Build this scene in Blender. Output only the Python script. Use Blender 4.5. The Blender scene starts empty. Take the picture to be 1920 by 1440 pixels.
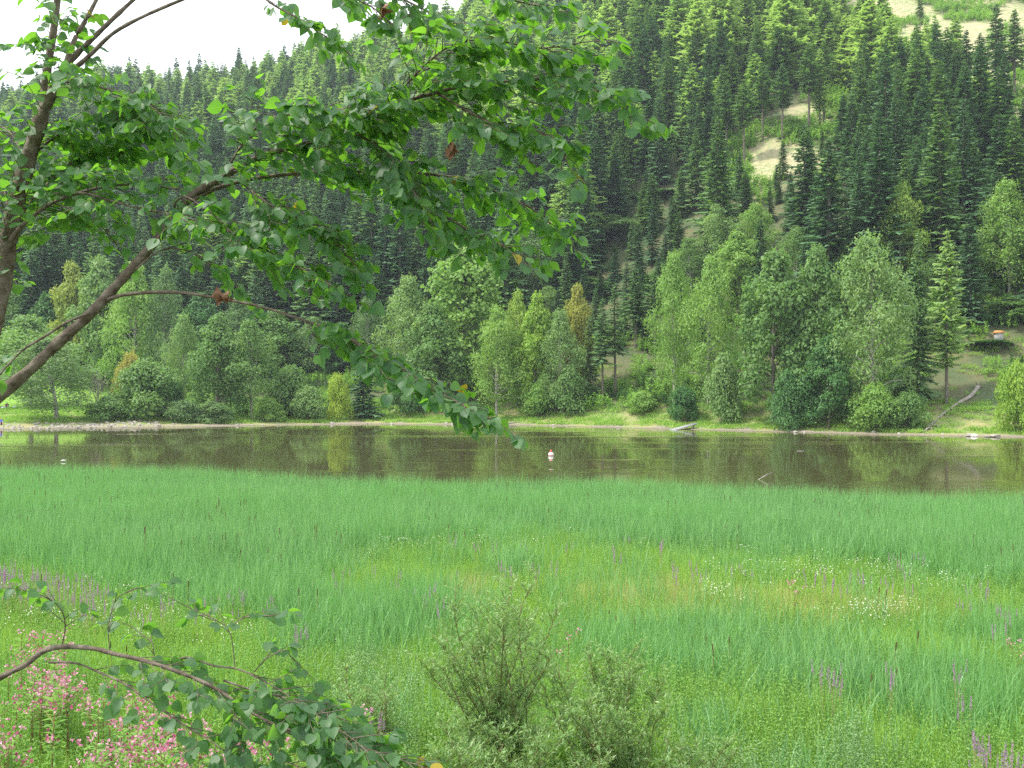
import bpy, math, random
import numpy as np
from mathutils import Vector, Matrix

S = bpy.context.scene
COL = S.collection
F = 2059.0            # focal length in photograph pixels (1920 wide)
CZ = 5.0              # eye height above the water
# ------------------------------------------------------------------ camera
cam = bpy.data.cameras.new('camera')
cam.sensor_width = 36; cam.lens = 36 * F / 1920
cam.clip_start = 0.05; cam.clip_end = 4000
co = bpy.data.objects.new('camera', cam); COL.objects.link(co)
co.location = (0, 0, CZ); co.rotation_euler = (math.radians(90), 0, 0)
S.camera = co
# ------------------------------------------------------------------ sky, sun, exposure
SUN_EL, SUN_AZ = math.radians(56), math.radians(-96)     # azimuth clockwise from +Y (view direction)
w = bpy.data.worlds.new('World'); S.world = w; w.use_nodes = True
nt = w.node_tree; nt.nodes.clear()
out = nt.nodes.new('ShaderNodeOutputWorld'); bg = nt.nodes.new('ShaderNodeBackground')
sky = nt.nodes.new('ShaderNodeTexSky'); sky.sky_type = 'NISHITA'; sky.sun_disc = False
sky.sun_elevation = SUN_EL; sky.sun_rotation = SUN_AZ
tc = nt.nodes.new('ShaderNodeTexCoord'); nz = nt.nodes.new('ShaderNodeTexNoise')
nz.inputs['Scale'].default_value = 1.7; nz.inputs['Detail'].default_value = 5
rp = nt.nodes.new('ShaderNodeMapRange'); rp.inputs[1].default_value = .3; rp.inputs[2].default_value = .55
rp.inputs[3].default_value = .62; rp.inputs[4].default_value = 1
mx = nt.nodes.new('ShaderNodeMix'); mx.data_type = 'RGBA'
mx.inputs['B'].default_value = (10.5, 10.9, 11.4, 1)
nt.links.new(tc.outputs['Generated'], nz.inputs['Vector']); nt.links.new(nz.outputs['Fac'], rp.inputs[0])
nt.links.new(rp.outputs[0], mx.inputs['Factor']); nt.links.new(sky.outputs[0], mx.inputs['A'])
nt.links.new(mx.outputs['Result'], bg.inputs[0]); bg.inputs[1].default_value = .1
nt.links.new(bg.outputs[0], out.inputs[0])
sl = bpy.data.lights.new('sun', 'SUN'); sl.energy = 3.0; sl.angle = math.radians(6); sl.color = (1, .95, .86)
so = bpy.data.objects.new('sun', sl); COL.objects.link(so); so.location = (-60, 30, 120)
sd = Vector((math.sin(SUN_AZ) * math.cos(SUN_EL), math.cos(SUN_AZ) * math.cos(SUN_EL), math.sin(SUN_EL)))
so.rotation_euler = sd.to_track_quat('Z', 'Y').to_euler()
S.view_settings.view_transform = 'Standard'; S.view_settings.look = 'None'
S.view_settings.gamma = 1; S.view_settings.exposure = 0.98
try:
    S.cycles.max_bounces = 4; S.cycles.diffuse_bounces = 2; S.cycles.glossy_bounces = 2
    S.cycles.transmission_bounces = 2; S.cycles.use_adaptive_sampling = True; S.cycles.adaptive_threshold = .015; S.cycles.adaptive_min_samples = 12; S.cycles.transparent_max_bounces = 4; S.cycles.volume_bounces = 0
    S.cycles.use_denoising = False; S.cycles.use_light_tree = False
except Exception: pass

rng = np.random.default_rng(7)
R = lambda a, b: float(rng.uniform(a, b))
# ------------------------------------------------------------------ helpers
def tag(o, label=None, cat=None, group=None, kind=None):
    if label: o['label'] = label
    if cat: o['category'] = cat
    if group: o['group'] = group
    if kind: o['kind'] = kind
    return o

def mesh(name, V, faces, mats, var=None, midx=None, smooth=False, uv=None):
    """faces: list of (n,k) int arrays; var: float per face; midx: int per face"""
    V = np.asarray(V, np.float32).reshape(-1, 3)
    faces = [np.asarray(f, np.int32) for f in faces if len(f)]
    m = bpy.data.meshes.new(name)
    loops = np.concatenate([f.ravel() for f in faces])
    sizes = np.concatenate([np.full(len(f), f.shape[1], np.int32) for f in faces])
    starts = np.concatenate([[0], np.cumsum(sizes)[:-1]]).astype(np.int32)
    m.vertices.add(len(V)); m.vertices.foreach_set('co', V.ravel())
    m.loops.add(len(loops)); m.loops.foreach_set('vertex_index', loops)
    m.polygons.add(len(sizes)); m.polygons.foreach_set('loop_start', starts); m.polygons.foreach_set('loop_total', sizes)
    for mt in (mats if isinstance(mats, (list, tuple)) else [mats]): m.materials.append(mt)
    if midx is not None: m.polygons.foreach_set('material_index', np.asarray(midx, np.int32))
    m.update(calc_edges=True)
    if var is not None:
        a = m.attributes.new('var', 'FLOAT', 'FACE'); a.data.foreach_set('value', np.asarray(var, np.float32))
    if uv is not None:
        a = m.attributes.new('luv', 'FLOAT2', 'POINT'); a.data.foreach_set('vector', np.asarray(uv, np.float32).ravel())
    if smooth: m.polygons.foreach_set('use_smooth', np.ones(len(sizes), bool))
    return m

def obj(name, me, parent=None, loc=None):
    o = bpy.data.objects.new(name, me); COL.objects.link(o)
    if parent is not None: o.parent = parent
    if loc is not None: o.location = loc
    return o

def empty(name, loc, rz=0, sc=(1, 1, 1)):
    o = bpy.data.objects.new(name, None); COL.objects.link(o)
    o.location = loc; o.rotation_euler = (0, 0, rz); o.scale = sc; o.empty_display_size = .3
    return o

def unproj(px, py, d):
    return np.array([(px - 960) / F * d, d, CZ + (720 - py) / F * d])
def proj(P):
    P = np.asarray(P, float); y = np.maximum(P[..., 1], .1)
    return 960 + P[..., 0] / y * F, 720 - (P[..., 2] - CZ) / y * F

def vnoise(x, y, s, seed=0):
    """cheap smooth value noise 0..1"""
    x = np.asarray(x, float) / s; y = np.asarray(y, float) / s
    ix, iy = np.floor(x), np.floor(y); fx, fy = x - ix, y - iy
    fx, fy = fx * fx * (3 - 2 * fx), fy * fy * (3 - 2 * fy)
    def h(a, b):
        v = np.sin(a * 127.1 + b * 311.7 + seed * 74.7) * 43758.5453
        return v - np.floor(v)
    return (h(ix, iy) * (1 - fx) + h(ix + 1, iy) * fx) * (1 - fy) + (h(ix, iy + 1) * (1 - fx) + h(ix + 1, iy + 1) * fx) * fy

class Geo:
    def __init__(s): s.V = []; s.Q = []; s.T = []; s.qv = []; s.tv = []; s.n = 0
    def quad(s, a, b, c, d, v=0):
        s.V += [a, b, c, d]; s.Q.append((s.n, s.n + 1, s.n + 2, s.n + 3)); s.qv.append(v); s.n += 4
    def tri(s, a, b, c, v=0):
        s.V += [a, b, c]; s.T.append((s.n, s.n + 1, s.n + 2)); s.tv.append(v); s.n += 3
    def strip(s, L, Rr, v=0):
        n0 = s.n
        for a, b in zip(L, Rr): s.V += [a, b]
        for i in range(len(L) - 1):
            k = n0 + 2 * i; s.Q.append((k, k + 1, k + 3, k + 2)); s.qv.append(v)
        s.n += 2 * len(L)
    def tube(s, P, rad, sides=6, v=0, cap=True):
        P = [np.asarray(p, float) for p in P]; n0 = s.n
        for i, p in enumerate(P):
            t = P[min(i + 1, len(P) - 1)] - P[max(i - 1, 0)]; t = t / (np.linalg.norm(t) + 1e-9)
            a = np.cross(t, (0, 0, 1) if abs(t[2]) < .9 else (1, 0, 0)); a /= np.linalg.norm(a); b = np.cross(t, a)
            r = rad[i] if hasattr(rad, '__len__') else rad
            for k in range(sides):
                th = 2 * math.pi * k / sides
                s.V.append(p + (a * math.cos(th) + b * math.sin(th)) * r)
        for i in range(len(P) - 1):
            for k in range(sides):
                k2 = (k + 1) % sides
                s.Q.append((n0 + i * sides + k, n0 + i * sides + k2, n0 + (i + 1) * sides + k2, n0 + (i + 1) * sides + k)); s.qv.append(v)
        s.n += sides * len(P)
        if cap:
            for base in (n0, s.n - sides):
                for k in range(1, sides - 1):
                    s.T.append((base, base + k, base + k + 1)); s.tv.append(v)
    def add(s, V, Q, var):
        V = np.asarray(V).reshape(-1, 3); s.Q += [tuple(q) for q in (np.asarray(Q) + s.n)]; s.V += list(V); s.n += len(V)
        s.qv += list(var)
    def build(s, name, mats, smooth=False):
        f = []; 
        if s.Q: f.append(np.array(s.Q))
        if s.T: f.append(np.array(s.T))
        return mesh(name, np.array(s.V), f, mats, var=s.qv + s.tv, smooth=smooth)

def spline(P, n):
    """Catmull-Rom through control points, n samples per span"""
    P = np.asarray(P, float); E = np.vstack([2 * P[0] - P[1], P, 2 * P[-1] - P[-2]])
    o = []
    for i in range(1, len(E) - 2):
        for k in range(n):
            t = k / n
            o.append(.5 * (2 * E[i] + (E[i + 1] - E[i - 1]) * t + (2 * E[i - 1] - 5 * E[i] + 4 * E[i + 1] - E[i + 2]) * t * t
                     + (3 * E[i] - E[i - 1] - 3 * E[i + 1] + E[i + 2]) * t ** 3))
    o.append(P[-1]); return np.array(o)

# ------------------------------------------------------------------ materials
def nodes(name):
    m = bpy.data.materials.new(name); m.use_nodes = True
    t = m.node_tree; t.nodes.clear()
    o = t.nodes.new('ShaderNodeOutputMaterial')
    return m, t, o
def N(t, ty, **kw):
    n = t.nodes.new(ty)
    for k, v in kw.items(): setattr(n, k, v)
    return n
def mixc(t, fac, a, b, blend='MIX'):
    m = N(t, 'ShaderNodeMix', data_type='RGBA', blend_type=blend)
    for s_, v in (('Factor', fac), ('A', a), ('B', b)):
        if hasattr(v, 'is_output') or isinstance(v, bpy.types.NodeSocket): t.links.new(v, m.inputs[s_])
        elif s_ == 'Factor': m.inputs['Factor'].default_value = v
        else: m.inputs[s_].default_value = (*v, 1)
    return m.outputs['Result']
def math_(t, op, a, b=0.0):
    m = N(t, 'ShaderNodeMath', operation=op)
    for i, v in enumerate((a, b)):
        if isinstance(v, bpy.types.NodeSocket): t.links.new(v, m.inputs[i])
        else: m.inputs[i].default_value = v
    return m.outputs[0]

def foliage(name, ca, cb, trans=.3, tcol=None, rough=.55, spec=.25, tint=False, wscale=None, cc=None, rnd=.5, back=None, veins=False):
    m, t, o = nodes(name)
    at = N(t, 'ShaderNodeAttribute', attribute_name='var'); oi = N(t, 'ShaderNodeObjectInfo')
    f = math_(t, 'ADD', math_(t, 'MULTIPLY', at.outputs['Fac'], 1 - rnd), math_(t, 'MULTIPLY', oi.outputs['Random'], rnd))
    c = mixc(t, f, ca, cb)
    if wscale:
        g = N(t, 'ShaderNodeNewGeometry'); nz = N(t, 'ShaderNodeTexNoise'); nz.inputs['Scale'].default_value = wscale; nz.inputs['Detail'].default_value = 2
        t.links.new(g.outputs['Position'], nz.inputs['Vector'])
        mr = N(t, 'ShaderNodeMapRange'); mr.inputs[1].default_value = .38; mr.inputs[2].default_value = .66
        mr.inputs[4].default_value = .5; t.links.new(nz.outputs['Fac'], mr.inputs[0]); c = mixc(t, mr.outputs[0], c, cc)
        # keep a share of the own colour
    if tint: c = mixc(t, 1.0, c, oi.outputs['Color'], 'MULTIPLY')
    if veins:
        uvn = N(t, 'ShaderNodeAttribute', attribute_name='luv'); sp = N(t, 'ShaderNodeSeparateXYZ'); t.links.new(uvn.outputs['Vector'], sp.inputs[0])
        av = math_(t, 'ABSOLUTE', sp.outputs['Y']); ph = math_(t, 'MULTIPLY', math_(t, 'SUBTRACT', sp.outputs['X'], math_(t, 'MULTIPLY', av, .75)), 56)
        sn = math_(t, 'SINE', ph); lat = N(t, 'ShaderNodeMapRange'); lat.inputs[1].default_value = .6; lat.inputs[2].default_value = 1; lat.inputs[4].default_value = .35; t.links.new(sn, lat.inputs[0])
        rib = N(t, 'ShaderNodeMapRange'); rib.inputs[1].default_value = .025; rib.inputs[2].default_value = .006; rib.inputs[4].default_value = .6; t.links.new(av, rib.inputs[0])
        c = mixc(t, math_(t, 'MAXIMUM', lat.outputs[0], rib.outputs[0]), c, veins)
    cfront = c
    if back:
        g2 = N(t, 'ShaderNodeNewGeometry'); c = mixc(t, g2.outputs['Backfacing'], c, back)
    p = N(t, 'ShaderNodeBsdfPrincipled'); t.links.new(c, p.inputs['Base Color'])
    p.inputs['Roughness'].default_value = rough; p.inputs['Specular IOR Level'].default_value = spec
    tr = N(t, 'ShaderNodeBsdfTranslucent')
    tc_ = mixc(t, 1.0, cfront, tcol or (1.5, 1.6, .7), 'MULTIPLY'); t.links.new(tc_, tr.inputs['Color'])
    mxs = N(t, 'ShaderNodeMixShader'); mxs.inputs[0].default_value = trans
    t.links.new(p.outputs[0], mxs.inputs[1]); t.links.new(tr.outputs[0], mxs.inputs[2]); t.links.new(mxs.outputs[0], o.inputs[0])
    return m

def plain(name, ca, cb=None, scale=8, rough=.8, bump=0, spec=.2, stretch=None, coord='Object'):
    m, t, o = nodes(name)
    p = N(t, 'ShaderNodeBsdfPrincipled'); p.inputs['Roughness'].default_value = rough; p.inputs['Specular IOR Level'].default_value = spec
    tcn = N(t, 'ShaderNodeTexCoord'); nz = N(t, 'ShaderNodeTexNoise'); nz.inputs['Scale'].default_value = scale; nz.inputs['Detail'].default_value = 5
    v = tcn.outputs[coord]
    if stretch:
        mp = N(t, 'ShaderNodeMapping'); mp.inputs['Scale'].default_value = stretch; t.links.new(v, mp.inputs[0]); v = mp.outputs[0]
    t.links.new(v, nz.inputs['Vector'])
    mr = N(t, 'ShaderNodeMapRange'); mr.inputs[1].default_value = .35; mr.inputs[2].default_value = .65; t.links.new(nz.outputs['Fac'], mr.inputs[0])
    c = mixc(t, mr.outputs[0], ca, cb or ca); t.links.new(c, p.inputs['Base Color'])
    if bump:
        b = N(t, 'ShaderNodeBump'); b.inputs['Strength'].default_value = bump; b.inputs['Distance'].default_value = .02
        t.links.new(nz.outputs['Fac'], b.inputs['Height']); t.links.new(b.outputs[0], p.inputs['Normal'])
    t.links.new(p.outputs[0], o.inputs[0])
    return m

M = {}
M['needle_dark'] = foliage('needle_dark', (.058, .148, .072), (.125, .238, .10), .2, rough=.6, rnd=.6)
M['needle_mid'] = foliage('needle_mid', (.095, .205, .078), (.18, .30, .10), .22, rough=.6, rnd=.6)
M['needle_larch_sunlit'] = foliage('needle_larch_sunlit', (.20, .335, .12), (.37, .50, .20), .40, rough=.6, rnd=.6)  # larch green, lightened to put the upper slope's sunlight into the colour
M['needle_grey'] = foliage('needle_grey', (.14, .17, .11), (.22, .22, .15), .1, rough=.7)
M['leaf_tree'] = foliage('leaf_tree', (.135, .26, .078), (.23, .355, .115), .36, tint=True, rough=.55, rnd=.25)
M['bark'] = plain('bark', (.10, .085, .065), (.19, .165, .135), 6, stretch=(1, 1, .25))
M['bark_birch'] = plain('bark_birch', (.48, .46, .42), (.2, .18, .16), 2.2, stretch=(1, 1, 2))
M['bark_fore'] = plain('bark_fore', (.085, .066, .047), (.19, .16, .125), 26, rough=.85, bump=.9)
M['deadwood'] = plain('deadwood', (.36, .33, .29), (.2, .18, .15), 3)
M['cattail'] = foliage('cattail', (.050, .165, .062), (.31, .54, .22), .3, tcol=(1.3, 1.5, .6), rough=.42, spec=.4, wscale=.16, cc=(.17, .38, .12), rnd=.2)
M['grass'] = foliage('grass', (.11, .28, .045), (.40, .57, .13), .35, tcol=(1.3, 1.4, .5), rough=.5, wscale=.22, cc=(.29, .47, .085), rnd=.25)
M['herb'] = foliage('herb', (.14, .30, .06), (.27, .43, .10), .35, rough=.5, rnd=.4)
M['silver'] = foliage('silver', (.15, .30, .10), (.27, .40, .19), .25, rough=.5, rnd=.3)
M['straw'] = foliage('straw', (.42, .36, .16), (.55, .5, .24), .25, rough=.7)
M['white_petal'] = foliage('white_petal', (.75, .75, .66), (.85, .85, .8), .2)
M['brown_spike'] = plain('brown_spike', (.09, .05, .025))
M['willow'] = foliage('willow', (.15, .28, .09), (.28, .41, .17), .32, rough=.45, spec=.35, rnd=.1)
M['stem_green'] = plain('stem_green', (.16, .2, .07), (.2, .13, .07), 5)
M['stem_red'] = plain('stem_red', (.24, .09, .06), (.2, .2, .08), 4)
M['balsam_leaf'] = foliage('balsam_leaf', (.14, .30, .055), (.26, .43, .09), .38, rough=.45, rnd=.3)
M['pink'] = foliage('pink', (.42, .03, .15), (.80, .46, .58), .25, tcol=(1, 1, 1), rnd=.15)
M['purple'] = foliage('purple', (.30, .14, .36), (.46, .27, .48), .2, tcol=(1, 1, 1), rnd=.3)
M['bramble'] = foliage('bramble', (.03, .09, .025), (.07, .16, .04), .25, rough=.4)
# broad leaf of the near tree
M['near_leaf'] = foliage('near_leaf', (.036, .104, .050), (.088, .175, .072), .48, tcol=(2.8, 3.2, .5), rough=.5, spec=.5, rnd=.3, back=(.13, .25, .08), veins=(.10, .19, .085))
M['near_leaf_yellow'] = foliage('near_leaf_yellow', (.30, .28, .03), (.42, .32, .05), .4, tcol=(1.3, 1.2, .4))
M['dead_leaf'] = foliage('dead_leaf', (.17, .085, .05), (.27, .15, .09), .2, tcol=(1.2, .9, .7))

# ------------------------------------------------------------------ terrain
def shore(x):
    return np.interp(x, [-900, -130, -56, -35, -17, 0, 17, 34, 47, 80, 200, 900], [116, 117, 121, 130, 136, 133, 121, 109, 102, 97, 92, 88])
def reed_edge(x):
    return 46.0 - .29 * np.asarray(x) + 1.0 * np.sin(np.asarray(x) * .3)
def smoothstep(a, b, v):
    t = np.clip((v - a) / (b - a), 0, 1); return t * t * (3 - 2 * t)
def zt(x, y):
    x = np.asarray(x, float); y = np.asarray(y, float)
    near = np.interp(y, [-60, 2.5, 6, 9, 15, 46, 300], [3.8, 3.4, 1.5, .45, .25, .12, .12]) + .12 * (vnoise(x, y, 2.3) - .5)
    e = y - reed_edge(x)
    near = near - 2.6 * smoothstep(.3, 9, e)
    s = y - shore(x) + 1.2 * (vnoise(x, y * 0, 9, 5) - .5)
    s0 = np.interp(x, [-120, -50, -22, 0, 40, 200], [55, 44, 18, 11, 12, 12])
    mm = np.interp(x, [-300, -120, -20, 60, 160], [.33, .355, .43, .5, .5])
    b = np.where(s < 0, s * .12, np.where(s < 7, s * .075, .525 + (s - 7) * .05))
    b = np.maximum(b, -2.5)
    bank = np.interp(x, [-60, -20, 0, 50], [0.0, .3, .9, 1.1])
    b = b + bank * smoothstep(6, 10, s)
    d = s - s0; hill = mm * .5 * (d + np.sqrt(d * d + 60)) - mm * .5 * 3
    hill = np.maximum(hill, 0)
    hill = hill + (6 * (vnoise(x, y, 55, 3) - .5) + 2.5 * (vnoise(x, y, 17, 4) - .5)) * smoothstep(15, 70, d)
    cap = np.interp(x, [-600, -300, -160, -90, -27, 10, 60, 150, 400], [88, 98, 108, 118, 130, 158, 215, 265, 290])
    k = 12.0
    hh = np.where(hill > cap + 40, cap, -k * np.logaddexp(-np.minimum(hill, 400) / k, -cap / k))
    far = b + np.where(d > 8, np.maximum(hh, 0), hill)
    far = np.where(s < -22, -2.5, far)
    return np.where(y < 75, near, far)
def hit(px, py, d0=95, d1=700):
    d = np.arange(d0, d1, .5); P = unproj(px, py, d).T if False else np.stack([(px - 960) / F * d, d, CZ + (720 - py) / F * d], 1)
    below = P[:, 2] < zt(P[:, 0], P[:, 1])
    i = int(np.argmax(below)) if below.any() else len(d) - 1
    return P[i]

CLEAR = []     # (x, y, rx, ry)  real glades on the slope
for px, py, rx, ry in ((1475, 282, 5.5, 13), (1400, 320, 5, 14), (1545, 215, 7, 15), (1810, 55, 34, 50), (1885, 190, 13, 22), (1715, 25, 20, 26), (245, 428, 15, 9)):
    h = hit(px, py); CLEAR.append((h[0], h[1], rx, ry))
def clearing(x, y):
    v = np.zeros(np.shape(x))
    for cx, cy, rx, ry in CLEAR:
        r = np.sqrt(((x - cx) / rx) ** 2 + ((y - cy) / ry) ** 2); v = np.maximum(v, 1 - smoothstep(.75, 1.15, r))
    return v

def grid(name, xs, ys, mat):
    X, Y = np.meshgrid(xs, ys); Z = zt(X, Y)
    V = np.stack([X.ravel(), Y.ravel(), Z.ravel()], 1); nx, ny = len(xs), len(ys)
    i = np.arange((nx - 1) * (ny - 1)); r, c = i // (nx - 1), i % (nx - 1); a = r * nx + c
    me = mesh(name, V, [np.stack([a, a + 1, a + nx + 1, a + nx], 1)], mat, smooth=True)
    at = me.attributes.new('glade', 'FLOAT', 'POINT'); at.data.foreach_set('value', clearing(V[:, 0], V[:, 1]).astype(np.float32))
    return obj(name, me)

def ground_mat():
    m, t, o = nodes('meadow_soil'); p = N(t, 'ShaderNodeBsdfPrincipled'); p.inputs['Roughness'].default_value = .95
    g = N(t, 'ShaderNodeNewGeometry'); nz = N(t, 'ShaderNodeTexNoise'); nz.inputs['Scale'].default_value = 1.5; nz.inputs['Detail'].default_value = 6
    t.links.new(g.outputs['Position'], nz.inputs['Vector'])
    t.links.new(mixc(t, nz.outputs['Fac'], (.035, .05, .018), (.10, .13, .045)), p.inputs['Base Color']); t.links.new(p.outputs[0], o.inputs[0]); return m
def hill_mat():
    m, t, o = nodes('hill_ground'); p = N(t, 'ShaderNodeBsdfPrincipled'); p.inputs['Roughness'].default_value = .95
    g = N(t, 'ShaderNodeNewGeometry'); at = N(t, 'ShaderNodeAttribute', attribute_name='glade')
    def noise(s, d=5):
        n = N(t, 'ShaderNodeTexNoise'); n.inputs['Scale'].default_value = s; n.inputs['Detail'].default_value = d
        t.links.new(g.outputs['Position'], n.inputs['Vector'])
        r = N(t, 'ShaderNodeMapRange'); r.inputs[1].default_value = .38; r.inputs[2].default_value = .62; t.links.new(n.outputs['Fac'], r.inputs[0]); return r.outputs[0]
    floor = mixc(t, noise(.25), (.06, .095, .032), (.12, .115, .05))
    straw = mixc(t, noise(.18), (.33, .29, .16), (.17, .25, .075)); straw = mixc(t, noise(1.1), straw, (.40, .35, .21))
    c = mixc(t, at.outputs['Fac'], floor, straw)
    sx = N(t, 'ShaderNodeSeparateXYZ'); t.links.new(g.outputs['Position'], sx.inputs[0])
    # shore grass, then bare pebbly sand below it
    gr = mixc(t, noise(.35), (.19, .26, .07), (.30, .27, .12))
    zz = math_(t, 'ADD', sx.outputs['Z'], math_(t, 'MULTIPLY', noise(.22), .35))
    def ramp(a, b, v):
        r = N(t, 'ShaderNodeMapRange'); r.inputs[1].default_value = a; r.inputs[2].default_value = b; t.links.new(v, r.inputs[0]); return r.outputs[0]
    c = mixc(t, ramp(1.4, 2.6, zz), gr, c)
    peb = mixc(t, noise(3.5, 3), (.30, .26, .19), (.19, .165, .12))
    c = mixc(t, ramp(.24, .42, zz), peb, c)
    c = mixc(t, ramp(-.02, .10, sx.outputs['Z']), (.13, .105, .07), c)
    t.links.new(c, p.inputs['Base Color'])
    b = N(t, 'ShaderNodeBump'); b.inputs['Strength'].default_value = .7; b.inputs['Distance'].default_value = .15
    n2 = N(t, 'ShaderNodeTexNoise'); n2.inputs['Scale'].default_value = 3; t.links.new(g.outputs['Position'], n2.inputs['Vector'])
    t.links.new(n2.outputs['Fac'], b.inputs['Height']); t.links.new(b.outputs[0], p.inputs['Normal'])
    t.links.new(p.outputs[0], o.inputs[0]); return m
def water_mat():
    m, t, o = nodes('lake_water'); p = N(t, 'ShaderNodeBsdfPrincipled')
    p.inputs['Base Color'].default_value = (.070, .066, .026, 1); p.inputs['Roughness'].default_value = .045; p.inputs['IOR'].default_value = 1.33
    g = N(t, 'ShaderNodeNewGeometry')
    def noise(sc, d, stretch=(1, 1, 1)):
        mp = N(t, 'ShaderNodeMapping'); mp.inputs['Scale'].default_value = stretch; t.links.new(g.outputs['Position'], mp.inputs[0])
        n = N(t, 'ShaderNodeTexNoise'); n.inputs['Scale'].default_value = sc; n.inputs['Detail'].default_value = d; t.links.new(mp.outputs[0], n.inputs['Vector']); return n.outputs['Fac']
    # wind patches: long streaks where small ripples stand up
    st = noise(.05, 3, (.5, 3.0, 1)); mr = N(t, 'ShaderNodeMapRange'); mr.inputs[1].default_value = .55; mr.inputs[2].default_value = .66; t.links.new(st, mr.inputs[0])
    rip = noise(1.5, 2, (.45, 1, 1)); calm = noise(2.2, 2, (.2, 1, 1))
    h = math_(t, 'ADD', math_(t, 'MULTIPLY', calm, .05), math_(t, 'MULTIPLY', math_(t, 'MULTIPLY', rip, mr.outputs[0]), 1.2))
    b = N(t, 'ShaderNodeBump'); b.inputs['Strength'].default_value = .5; b.inputs['Distance'].default_value = .06
    t.links.new(h, b.inputs['Height']); t.links.new(b.outputs[0], p.inputs['Normal']); t.links.new(p.outputs[0], o.inputs[0]); return m

g_near = grid('ground', np.concatenate([np.linspace(-700, -50, 24), np.linspace(-48, 48, 130), np.linspace(50, 700, 24)]), np.concatenate([np.linspace(-150, -6, 10), np.linspace(-5, 60, 100), [68, 74.5]]), ground_mat())
tag(g_near, 'marshy meadow ground under the reeds on the near bank', 'ground', kind='structure')
g_hill = grid('hillside', np.concatenate([np.linspace(-700, -260, 30), np.linspace(-250, 250, 210), np.linspace(260, 700, 30)]), np.concatenate([[75.5, 82], np.linspace(86, 160, 100), np.linspace(162, 620, 170), np.linspace(640, 1200, 8)]), hill_mat())
tag(g_hill, 'steep hillside rising from the pebbly far shore', 'hillside', kind='structure')
wm = mesh('lake', [(-700, 25, 0), (700, 25, 0), (700, 400, 0), (-700, 400, 0)], [np.array([[0, 1, 2, 3]])], water_mat())
tag(obj('lake', wm), 'calm brown-green lake water reflecting the trees', 'lake', kind='structure')

# ------------------------------------------------------------------ tree models
def spruce(H, Rm, cb, seed, feather=0, dens=1.0, top=1.0):
    r = np.random.default_rng(seed); G = Geo(); z = cb; first = True
    U = lambda a, b: float(r.uniform(a, b))
    while z < H * .985:
        t = (z - cb) / (H - cb); L0 = Rm * (1 - t) ** .82 + .12
        if feather: L0 = Rm * min(1, (1 - t) * 1.6 + .05) ** .9 * (.65 + .35 * min(1, t * 4 + .3))
        n = int((4 if t > .9 else 6 if t > .4 else 7) * dens + .5); a0 = U(0, 6.3)
        for k in range(n):
            if U(0, 1) < (.08 + .06 * feather): continue
            a = a0 + 6.283 * k / n + U(-.3, .3); L = L0 * U(.62, 1.18)
            zz = z + U(-.2, .2); el = (.55 * t - .28 + U(-.12, .12)) if not feather else U(-.05, .25)
            c, s = math.cos(a), math.sin(a); D = np.array([c, s, 0]); Pp = np.array([-s, c, 0])
            p0 = np.array([0, 0, zz]); p1 = p0 + D * L * .55 + np.array([0, 0, L * .55 * el - .05 * L])
            p2 = p0 + D * L + np.array([0, 0, L * el - .10 * L + .06 * L])
            wdt = .10 * L + .14; v = U(0, 1)
            roll = np.array([0, 0, -wdt * .5])
            G.quad(p0, p1 - Pp * wdt + roll, p2, p1 + Pp * wdt + roll, v)
            for q in range(7 if L > .9 else 3):
                tt = U(.06, .95); sd_ = 1 if q % 2 else -1; b = p0 + (p1 - p0) * (tt / .55) if tt < .55 else p1 + (p2 - p1) * ((tt - .55) / .45)
                l2 = (.36 * L * (1.15 - tt) + .28) * U(.7, 1.2); d2 = D * U(.35, .9) + Pp * sd_ * U(.5, 1) + np.array([0, 0, U(-.95, .05)])
                d2 = d2 / np.linalg.norm(d2); side = np.cross(d2, (0, 0, 1)); side = side / (np.linalg.norm(side) + 1e-6) * U(.10, .20) * (1 + .35 * (l2 > .7))
                mid = b + d2 * l2 * .5
                G.quad(b, mid + side + np.array([0, 0, .04]), b + d2 * l2, mid - side, min(1, max(0, v + U(-.3, .3))))
        z += (.34 + .30 * (1 - t)) * (H / 20) ** .5 * U(.8, 1.2) / top
    for q in range(3): G.tri((-.05, 0, H * .95), (.05, 0, H * .95), (U(-.05, .05), U(-.05, .05), H * 1.0), .5)
    Tn = Geo(); rb = .011 * H
    P = [(0, 0, -.6)] + [(.12 * math.sin(zz * .3 + seed) * (zz / H), .1 * math.cos(zz * .25) * zz / H, zz) for zz in np.linspace(.3, H * .97, 6)]
    Tn.tube(P, [rb * 1.25] + list(np.linspace(rb, .03, 6)), 6)
    # a few dead stubs under the crown
    for q in range(int(cb * 1.6)):
        zz = U(cb * .35, cb); a = U(0, 6.28); l2 = U(.4, 1.3)
        e = np.array([math.cos(a) * l2, math.sin(a) * l2, zz - U(.05, .3)]); Tn.tube([(0, 0, zz), e], [.03, .01], 3, cap=False)
    return Tn, G

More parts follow.
